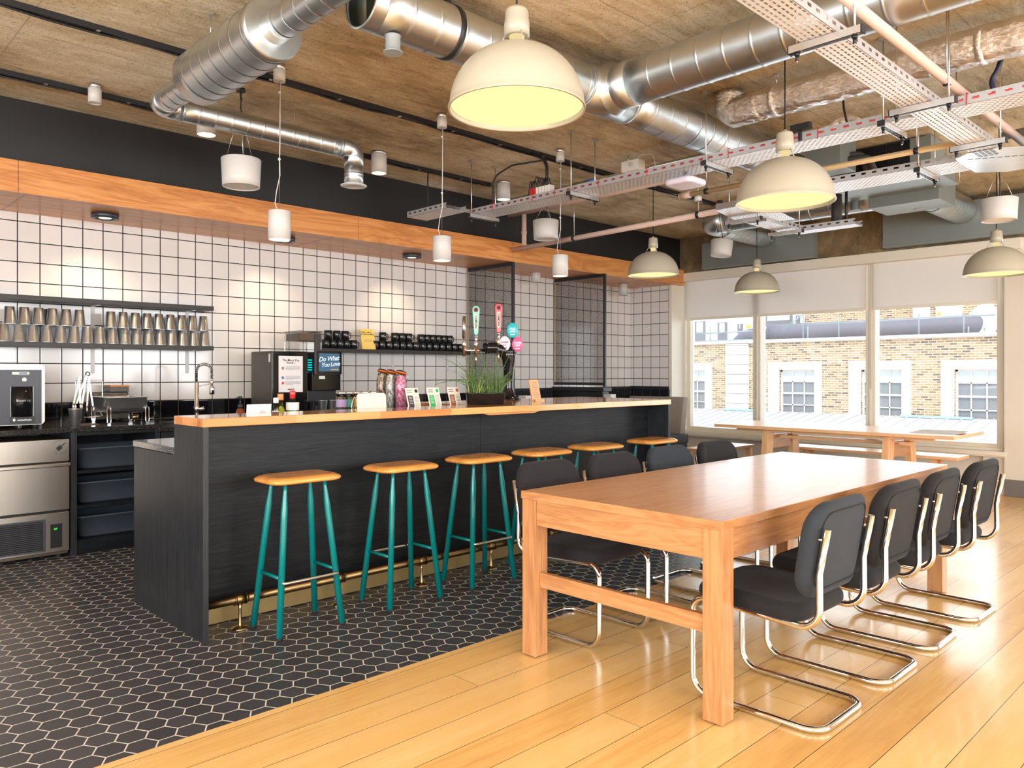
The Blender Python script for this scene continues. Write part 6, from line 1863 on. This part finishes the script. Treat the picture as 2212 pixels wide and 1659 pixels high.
# wifi box
wp = at(1481, 396, X=4.68)
ap = thing('access_point', 'flat white wireless access point hung under the long tray', 'access point', (4.68, wp.y, wp.z))
m = MB(); k = m.mark(); m.cushion(.23, .23, .045, .05, .02); m.xf(k, lambda q: Vector((4.68, wp.y, wp.z-.02)) + q); m.build('case', M['purple_grey'], ap)
MB().cyl((4.68, wp.y, wp.z+.024), (4.68, wp.y, TZ-.001), .010, seg=12).box(4.65, 4.71, wp.y-.03, wp.y+.03, wp.z+.02, wp.z+.028).build('mount', M['strut'], ap)
# spigots under the far ducts
for k, (u, v, X_, lb_) in enumerate(((1847, 456, 7.6, 'grey air valve cap below the far silver duct'), (1987, 452, 7.9, 'grey air valve cap below the short duct by the right panel'))):
    q = at(u, v, X=X_)
    t = thing('air_valve', lb_, 'air valve', tuple(q), 0, 'grey air valve caps')
    MB().lathe([(.055, 0), (.055, .008), (.042, .014), (.042, .09)], q, seg=28).build('cap', M['terminal_grey'], t)

# ================================================================ black lighting tracks
def track(y, x0, x1, label):
    t = thing('lighting_track', label, 'track', ((x0+x1)/2, y, ZC-.002), 0, 'black cable tracks on the ceiling')
    MB().box(x0, x1, y-.020, y-.004, ZC-.034, ZC-.001).box(x0, x1, y-.004, y+.020, ZC-.010, ZC-.001).box(x0, x1, y+.016, y+.020, ZC-.034, ZC-.010).build('channel', M['black_frame'], t)
    m = MB()
    for i in range(int((x1-x0)/.5)):
        m.box(x0+.3+i*.5, x0+.32+i*.5, y-.026, y+.024, ZC-.037, ZC-.034)
    m.build('clip', M['strut'], t)
    m = MB(); rg = random.Random(int(y*10))
    pts = []; x = x0+.05
    while x < x1: pts.append((x, y+.003, ZC-.032-rg.random()*.016)); x += .22
    m.sweep(pts, .006, seg=8); m.build('cable', M['cable'], t)
track(4.585, -2.5, 7.6, 'black cable track on the ceiling passing the cylinder pendants')
track(5.665, -2.5, 5.20, 'black cable track on the ceiling beside the black bulkhead')
# cables
def cable(pts, r, label, mt='cable', name='cable'):
    out = [Vector(p) for p in pts]
    dense = fillet(out, .12, 6)
    o = MB().sweep(dense, r, seg=8).build(name, M[mt]); return tag(o, label, 'cable')
p_ = Vector((2.277, 4.39, ZC))
cable([p_+Vector((-.03, .02, -.05)), p_+Vector((-.06, .22, -.012)), p_+Vector((-.02, .50, -.02)), (2.285, 4.93, 3.10)], .006, 'black flex from the left ceiling cup to the hanging drum speaker')
q1_ = at(1083, 395, X=4.82); 
tp_ = Vector((4.82, 5.18, ZC))
cable([(4.80, 5.19, TZ+.04), (4.80, 5.19, 3.08), (4.86, 5.0, ZC-.015), (4.95, 4.62, ZC-.02)], .008, 'black cable arching from the tray rod up to the ceiling track')
cable([(4.33, 5.55, TZ+.04), (4.33, 5.55, 3.06), (4.42, 5.66, ZC-.04)], .006, 'black cable rising from the tray stub to the ceiling track')
for k in range(3):
    cable([(4.70+.012*k, 4.42+.01*k, TZ+.03), (4.70+.012*k, 4.43, 3.05), (4.66+.05*k, 4.56, ZC-.03)], .007, ['black cable dropping from the ceiling track to the connector block, left of three', 'black cable dropping from the ceiling track to the connector block, middle of three', 'black cable dropping from the ceiling track to the connector block, right of three'][k])
cbk = thing('connector_block', 'row of grey and red cable connectors on the long tray', 'connector block', (4.72, 4.42, TZ+.002))
MB().box(4.62, 4.70, 4.30, 4.52, TZ+.002, TZ+.04).build('base', M['lab_white'], cbk)
for k in range(7):
    y = 4.52-.033*k
    MB().box(4.60, 4.66, y-.026, y-.002, TZ+.04, TZ+.12).build('plug', M['red'] if k < 2 else M['lab_white'], cbk, bevel=.002)
m = MB(); rg = random.Random(8)
for k in range(9):
    y = 4.51-.026*k
    m.sweep(fillet([(4.63, y, TZ+.11), (4.63, y+.03, TZ+.20+rg.random()*.05), (4.66+rg.random()*.03, y+.10, TZ+.17), (4.70, y+.13, TZ+.03)], .04, 4), .0045, seg=6)
m.build('loose_flex', M['cable'], cbk)
cable([(4.9, 2.05, 3.17), (4.86, 2.02, 2.95), (4.78, 1.95, 2.74)], .007, 'black cable hanging from the ceiling to the long tray near the crossing')
nb = [at(2155, 150, X=5.0), at(2140, 175, X=5.0), at(2150, 196, X=5.0)]
cable([Vector((5.0, nb[0].y-.05, 3.16)), nb[0], nb[1], nb[2]+Vector((0, 0, -.02))], .014, 'thick navy cable bundle bending down to the tray at the right edge', 'blue_cable')
sq = at(1722, 275, X=4.5)
ld = thing('driver_box', 'black cable driver bracket on the tray beside the second dome', 'driver', tuple(sq))
MB().box(4.52, 4.56, at(1750, 275, X=4.53).y, at(1708, 280, X=4.53).y, TZ+.06, TZ+.10).box(4.54, 4.56, at(1728, 283, X=4.53).y, at(1722, 283, X=4.53).y, TZ+.0, TZ+.06).build('box', M['black'], ld, bevel=.003)
# grey bent pipe at the far right
pb_ = at(2190, 290, X=6.3)
pipe([(6.3, pb_.y+.08, pb_.z+.0), (6.3, pb_.y-.9, pb_.z+.02)], .03, 'grey_ins', 'thick grey insulated pipe at the right edge above the tee plate')
# ================================================================ outside, across the street
FX = 25.0
def fy(u): return at(u, 800, X=FX).y
def fz(v, u=1800): return at(u, v, X=FX).z
bl = thing('brick_building', 'yellow brick building with white stone window surrounds across the street', 'building', (FX, 9, -6))
yl, yr = fy(1380), fy(2400)
ztop = 2.34; zbot = -6.0
wins = []
for (u0, u1, s0, s1) in ((1462, 1524, 1440, 1539), (1684, 1760, 1661, 1776), (1860, 1949, 1834, 1969), (2062, 2165, 2034, 2192)):
    wins.append((fy(u1), fy(u0), fy(s1), fy(s0)))
wz0, wz1, sz0, sz1 = fz(900, 1722), fz(799, 1722), fz(908, 1722), fz(781, 1722)
m = MB()
cur = yl
for (a, b, c_, d_) in sorted(wins, key=lambda w: -w[0]):
    m.box(FX, FX+.3, b, cur, zbot, ztop); m.box(FX, FX+.3, a, b, zbot, wz0); m.box(FX, FX+.3, a, b, wz1, ztop); cur = a
m.box(FX, FX+.3, yr, cur, zbot, ztop)
m.build('brick_wall', M['brick'], bl)
for i, (a, b, c_, d_) in enumerate(wins):
    f = MB()
    f.box(FX-.06, FX-.001, c_, a, sz0, sz1).box(FX-.06, FX-.001, b, d_, sz0, sz1).box(FX-.06, FX-.001, a, b, wz1, sz1).box(FX-.10, FX-.001, c_-.05, d_+.05, sz0-.06, wz0)
    f.build('stone_surround', M['stone'], bl)
    w = MB(); w.box(FX+.10, FX+.16, a, a+.06, wz0, wz1).box(FX+.10, FX+.16, b-.06, b, wz0, wz1).box(FX+.10, FX+.16, a, b, wz0, wz0+.07).box(FX+.10, FX+.16, a, b, wz1-.06, wz1)
    zm = (wz0+wz1)/2
    w.box(FX+.09, FX+.16, a, b, zm-.03, zm+.03)
    for k in (1, 2):
        y = a+(b-a)*k/3; w.box(FX+.11, FX+.15, y-.018, y+.018, wz0, wz1)
    for z in ((wz0+zm)/2, (zm+wz1)/2): w.box(FX+.11, FX+.15, a, b, z-.018, z+.018)
    wo = w.build('window', M['stone'], bl)
    MB().box(FX+.165, FX+.17, a, b, wz0, wz1).build('pane', M['out_glass'], wo)
    MB().box(FX+.155, FX+.164, a+.06, b-.06, wz1-.06-(wz1-wz0)*.2, wz1-.06).build('blind', M['out_blind'], wo)
# rusticated pilaster and coping
m = MB(); pu0, pu1 = fy(1618), fy(1570)
z = zbot
while z < ztop-.05:
    m.box(FX-.10, FX-.001, pu0, pu1, z, min(z+.33, ztop-.02)); z += .345
m.build('pilaster', M['stone'], bl)
MB().box(FX-.14, FX+.35, yr, yl, ztop, ztop+.10).build('coping', M['stone'], bl)
# low lead roof in front of the facade
zr = fz(893, 1800)
rf = thing('lead_roof', 'pale lead roof sloping down below the brick windows', 'roof', (20, 9, zr-1))
MB().prism([(FX-.02, zr), (FX-.02, zr-.2), (14.5, zr-1.75), (14.5, zr-1.55)], yr, yl, M=Matrix(((1, 0, 0), (0, 0, 1), (0, 1, 0)))).build('roof_sheet', M['roof_lead'], rf)
m = MB()
for i in range(40):
    y = yr+(yl-yr)*i/40
    m.bar((FX-.05, y, zr+.01), (14.5, y, zr-1.53), .03, .03)
m.build('standing_seam', M['roof_lead'], rf)
MB().box(FX-.25, FX-.08, fy(1660), fy(1570), zr-.02, zr+.05).box(FX-.25, FX-.08, fy(2105), fy(1950), zr-.02, zr+.05).build('flashing', M['flash_blue'], rf)
# roof duct on the parapet
X2 = 26.4
def y2(u): return at(u, 700, X=X2).y
def z2(v, u=1800): return at(u, v, X=X2).z
rd = thing('roof_duct', 'large grey duct lying along the brick parapet outside', 'duct', (X2, 10, ztop))
rr = (z2(690, 1900)-z2(734, 1900))/2*1.0
zc_ = (z2(690, 1900)+z2(734, 1900))/2
MB().sweep([(X2, y2(1663), zc_), (X2, y2(1690), zc_), (X2, y2(2105), zc_), (X2+.4, y2(2135), zc_)], rr, 28).build('pipe', M['out_pipe'], rd)
MB().sweep(fillet([(X2, y2(1650), zc_-.05), (X2, y2(1610), zc_-.1), (X2, y2(1570), zc_-.9)], .8, 8), rr*.9, 24).build('elbow', M['out_pipe'], rd)
m = MB()
for u in (1700, 1800, 1900, 2000): m.box(X2-.2, X2+.2, y2(u)-.06, y2(u)+.06, ztop, zc_-rr*.9)
m.build('bracket', M['out_metal'], rd)
rl = thing('roof_railing', 'galvanised guard railing along the roof outside', 'railing', (FX+.2, 10, ztop+.1))
xr = FX+.15
def yr_(u): return at(u, 720, X=xr).y
def zr_(v, u): return at(u, v, X=xr).z
m = MB()
m.cyl((xr, yr_(1490), zr_(722, 1490)), (xr, yr_(1640), zr_(714, 1640)), .022, seg=8).cyl((xr, yr_(1490), zr_(738, 1490)), (xr, yr_(1640), zr_(733, 1640)), .02, seg=8)
m.cyl((xr, yr_(1690), zr_(704, 1690)), (xr, yr_(2150), zr_(680, 2150)), .022, seg=8)
m.build('rail', M['out_metal'], rl)
for u in (1534, 1735, 1745, 1812, 1985, 2082, 2092):
    MB().cyl((xr, yr_(u), ztop+.1), (xr, yr_(u), zr_(678 if u in (1735, 1812, 1985, 2082) else 705, u)), .022, seg=8).build('post', M['out_metal'], rl)
MB().cyl((xr, yr_(1692), zr_(712, 1692)), (xr, yr_(1733), zr_(680, 1733)), .022, seg=8).build('brace', M['out_metal'], rl)
# buildings behind
X3 = 31.0
def y3(u): return at(u, 660, X=X3).y
def z3(v, u): return at(u, v, X=X3).z
wb_ = thing('white_building', 'white rendered building behind the parapet at the left', 'building', (X3, 17, 0))
MB().box(X3, X3+3, y3(1760), y3(1380), -2, 7).build('wall', M['out_white'], wb_)
for (u0, u1, v0_, v1_) in ((1502, 1524, 695, 743), (1551, 1571, 697, 742), (1594, 1605, 700, 720), (1654, 1712, 682, 706), (1720, 1728, 682, 700)):
    w = MB().box(X3-.04, X3-.001, y3(u1), y3(u0), z3(v1_, u0), z3(v0_, u0)).build('window', M['out_grey'], wb_)
    MB().box(X3-.06, X3-.041, y3(u1)+.1, y3(u0)-.1, z3((v0_+v1_)/2, u0), z3(v0_, u0)-.03).build('blind', M['out_blind'], w)
MB().box(X3-.03, X3-.001, y3(1622), y3(1612), z3(709, 1617), z3(702, 1617)).build('yellow_sign', M['yellow'], wb_)
b2 = thing('brick_building', 'upper yellow brick storey behind the grey roof duct', 'building', (X3-1, 10, 0))
MB().box(X3-1, X3+2, y3(2330), y3(1762), -2, 7).build('brick_wall', M['brick'], b2)
MB().box(X3-1.1, X3-1.001, y3(2085)-.2, y3(2030)-.2, -1, 4.2).build('white_door', M['out_white'], b2)
m = MB(); m.prism([(0, 0), (.16, 0), (.08, .16)], 0, .01, M=Matrix(((0, 0, -1), (1, 0, 0), (0, 1, 0)))); m.xf(0, lambda q: q+Vector((X3-1.102, y3(2055), z3(684, 2055)))); m.build('warning_sign', M['yellow'], b2)
MB().box(X3-1.3, X3-1.001, y3(2017)-.2, y3(1986)-.2, -1, 5).build('vent_cladding', M['out_white'], b2)
ds = thing('satellite_dish', 'white satellite dish on the roof at the right', 'satellite dish', (26, 6, 2))
q = at(2128, 708, X=26.2)
Rd = axis_m((-.75, .55, .25))
MB().lathe([(0, 0), (.3, .03), (.55, .10), (.72, .18)], q, Rd, 28, False).build('dish', M['out_white'], ds)
MB().cyl(q, q+Vector((0, 0, -.9)), .04, seg=8).build('mast', M['out_metal'], ds)
# ================================================================ light
w = bpy.data.worlds.new('overcast sky'); sc.world = w; w.use_nodes = True
nt_ = w.node_tree; nt_.nodes.clear()
bg = nt_.nodes.new('ShaderNodeBackground'); bg.inputs[0].default_value = (0.86, 0.93, 1.0, 1); bg.inputs[1].default_value = 1.7
wo_ = nt_.nodes.new('ShaderNodeOutputWorld'); nt_.links.new(bg.outputs[0], wo_.inputs[0])
def area(name, loc, d, sx, sy, power, colr):
    l = bpy.data.lights.new(name, 'AREA'); l.shape = 'RECTANGLE'; l.size = sx; l.size_y = sy; l.energy = power; l.color = colr
    o = bpy.data.objects.new(name, l); col.objects.link(o); o.location = loc
    o.rotation_euler = Vector(d).to_track_quat('-Z', 'Y').to_euler()
    return o
def spot(name, loc, power, ang, blend, colr, rad=.03, d=(0, 0, -1)):
    l = bpy.data.lights.new(name, 'SPOT'); l.energy = power; l.spot_size = math.radians(ang); l.spot_blend = blend; l.color = colr; l.shadow_soft_size = rad
    o = bpy.data.objects.new(name, l); col.objects.link(o); o.location = loc
    o.rotation_euler = Vector(d).to_track_quat('-Z', 'Y').to_euler()
    return o
DAY_FILL = (0.93, 0.97, 1.0)
# added fill lights at unseen windows; the last is daylight at the window wall
for y in (-2.0, 2.0): area('fill light left', (XL-.05, y, 1.75), (1, 0, .12), 3.0, 1.9, 225, DAY_FILL)
for x in (-1.5, 2.3, 6.1): area('fill light front', (x, YB-.05, 1.75), (0, 1, .12), 2.9, 1.9, 200, DAY_FILL)
area('fill light right', (9.75, -1.0, 1.6), (-1, 0, .05), 4.4, 2.0, 110, (.86, .94, 1.0))
area('window daylight', (9.85, 4.2, 1.6), (-1, 0, 0), 3.8, 2.1, 80, (.86, .94, 1.0))
# hazy sun on the facade across the street
s_ = bpy.data.lights.new('hazy sun', 'SUN'); s_.energy = 2.0; s_.angle = .4; s_.color = (1, .97, .92)
so_ = bpy.data.objects.new('hazy sun', s_); col.objects.link(so_); so_.location = (0, 0, 20); so_.rotation_euler = Vector((.75, .35, -.9)).to_track_quat('-Z', 'Y').to_euler()
WARM = (1.0, .80, .52)
for p in dome_pos:
    spot('dome lamp light', p+Vector((0, 0, -.01)), 16, 140, .6, (1.0, .86, .62), .18)
for x in rings: spot('ring lamp light', (x, 6.46, 2.47), 26, 100, .9, WARM, .04, (0, .32, -1))
for x in (2.277, 3.555, 4.834): spot('cylinder lamp light', (x, 4.39, 2.10), 12, 80, .6, WARM, .03)
for x in (2.30, 3.787, 5.259): spot('cylinder lamp light', (x, 5.53, 2.99), 12, 90, .6, WARM, .03)

sc.view_settings.view_transform = 'Standard'; sc.view_settings.look = 'None'
sc.view_settings.exposure = 0.0; sc.view_settings.gamma = 1.0
sc.view_settings.use_curve_mapping = False
cy = sc.cycles
cy.use_denoising = True
cy.max_bounces = 10; cy.diffuse_bounces = 5; cy.glossy_bounces = 5; cy.transparent_max_bounces = 24; cy.transmission_bounces = 6
cy.sample_clamp_indirect = 6.0; cy.caustics_reflective = False; cy.caustics_refractive = False
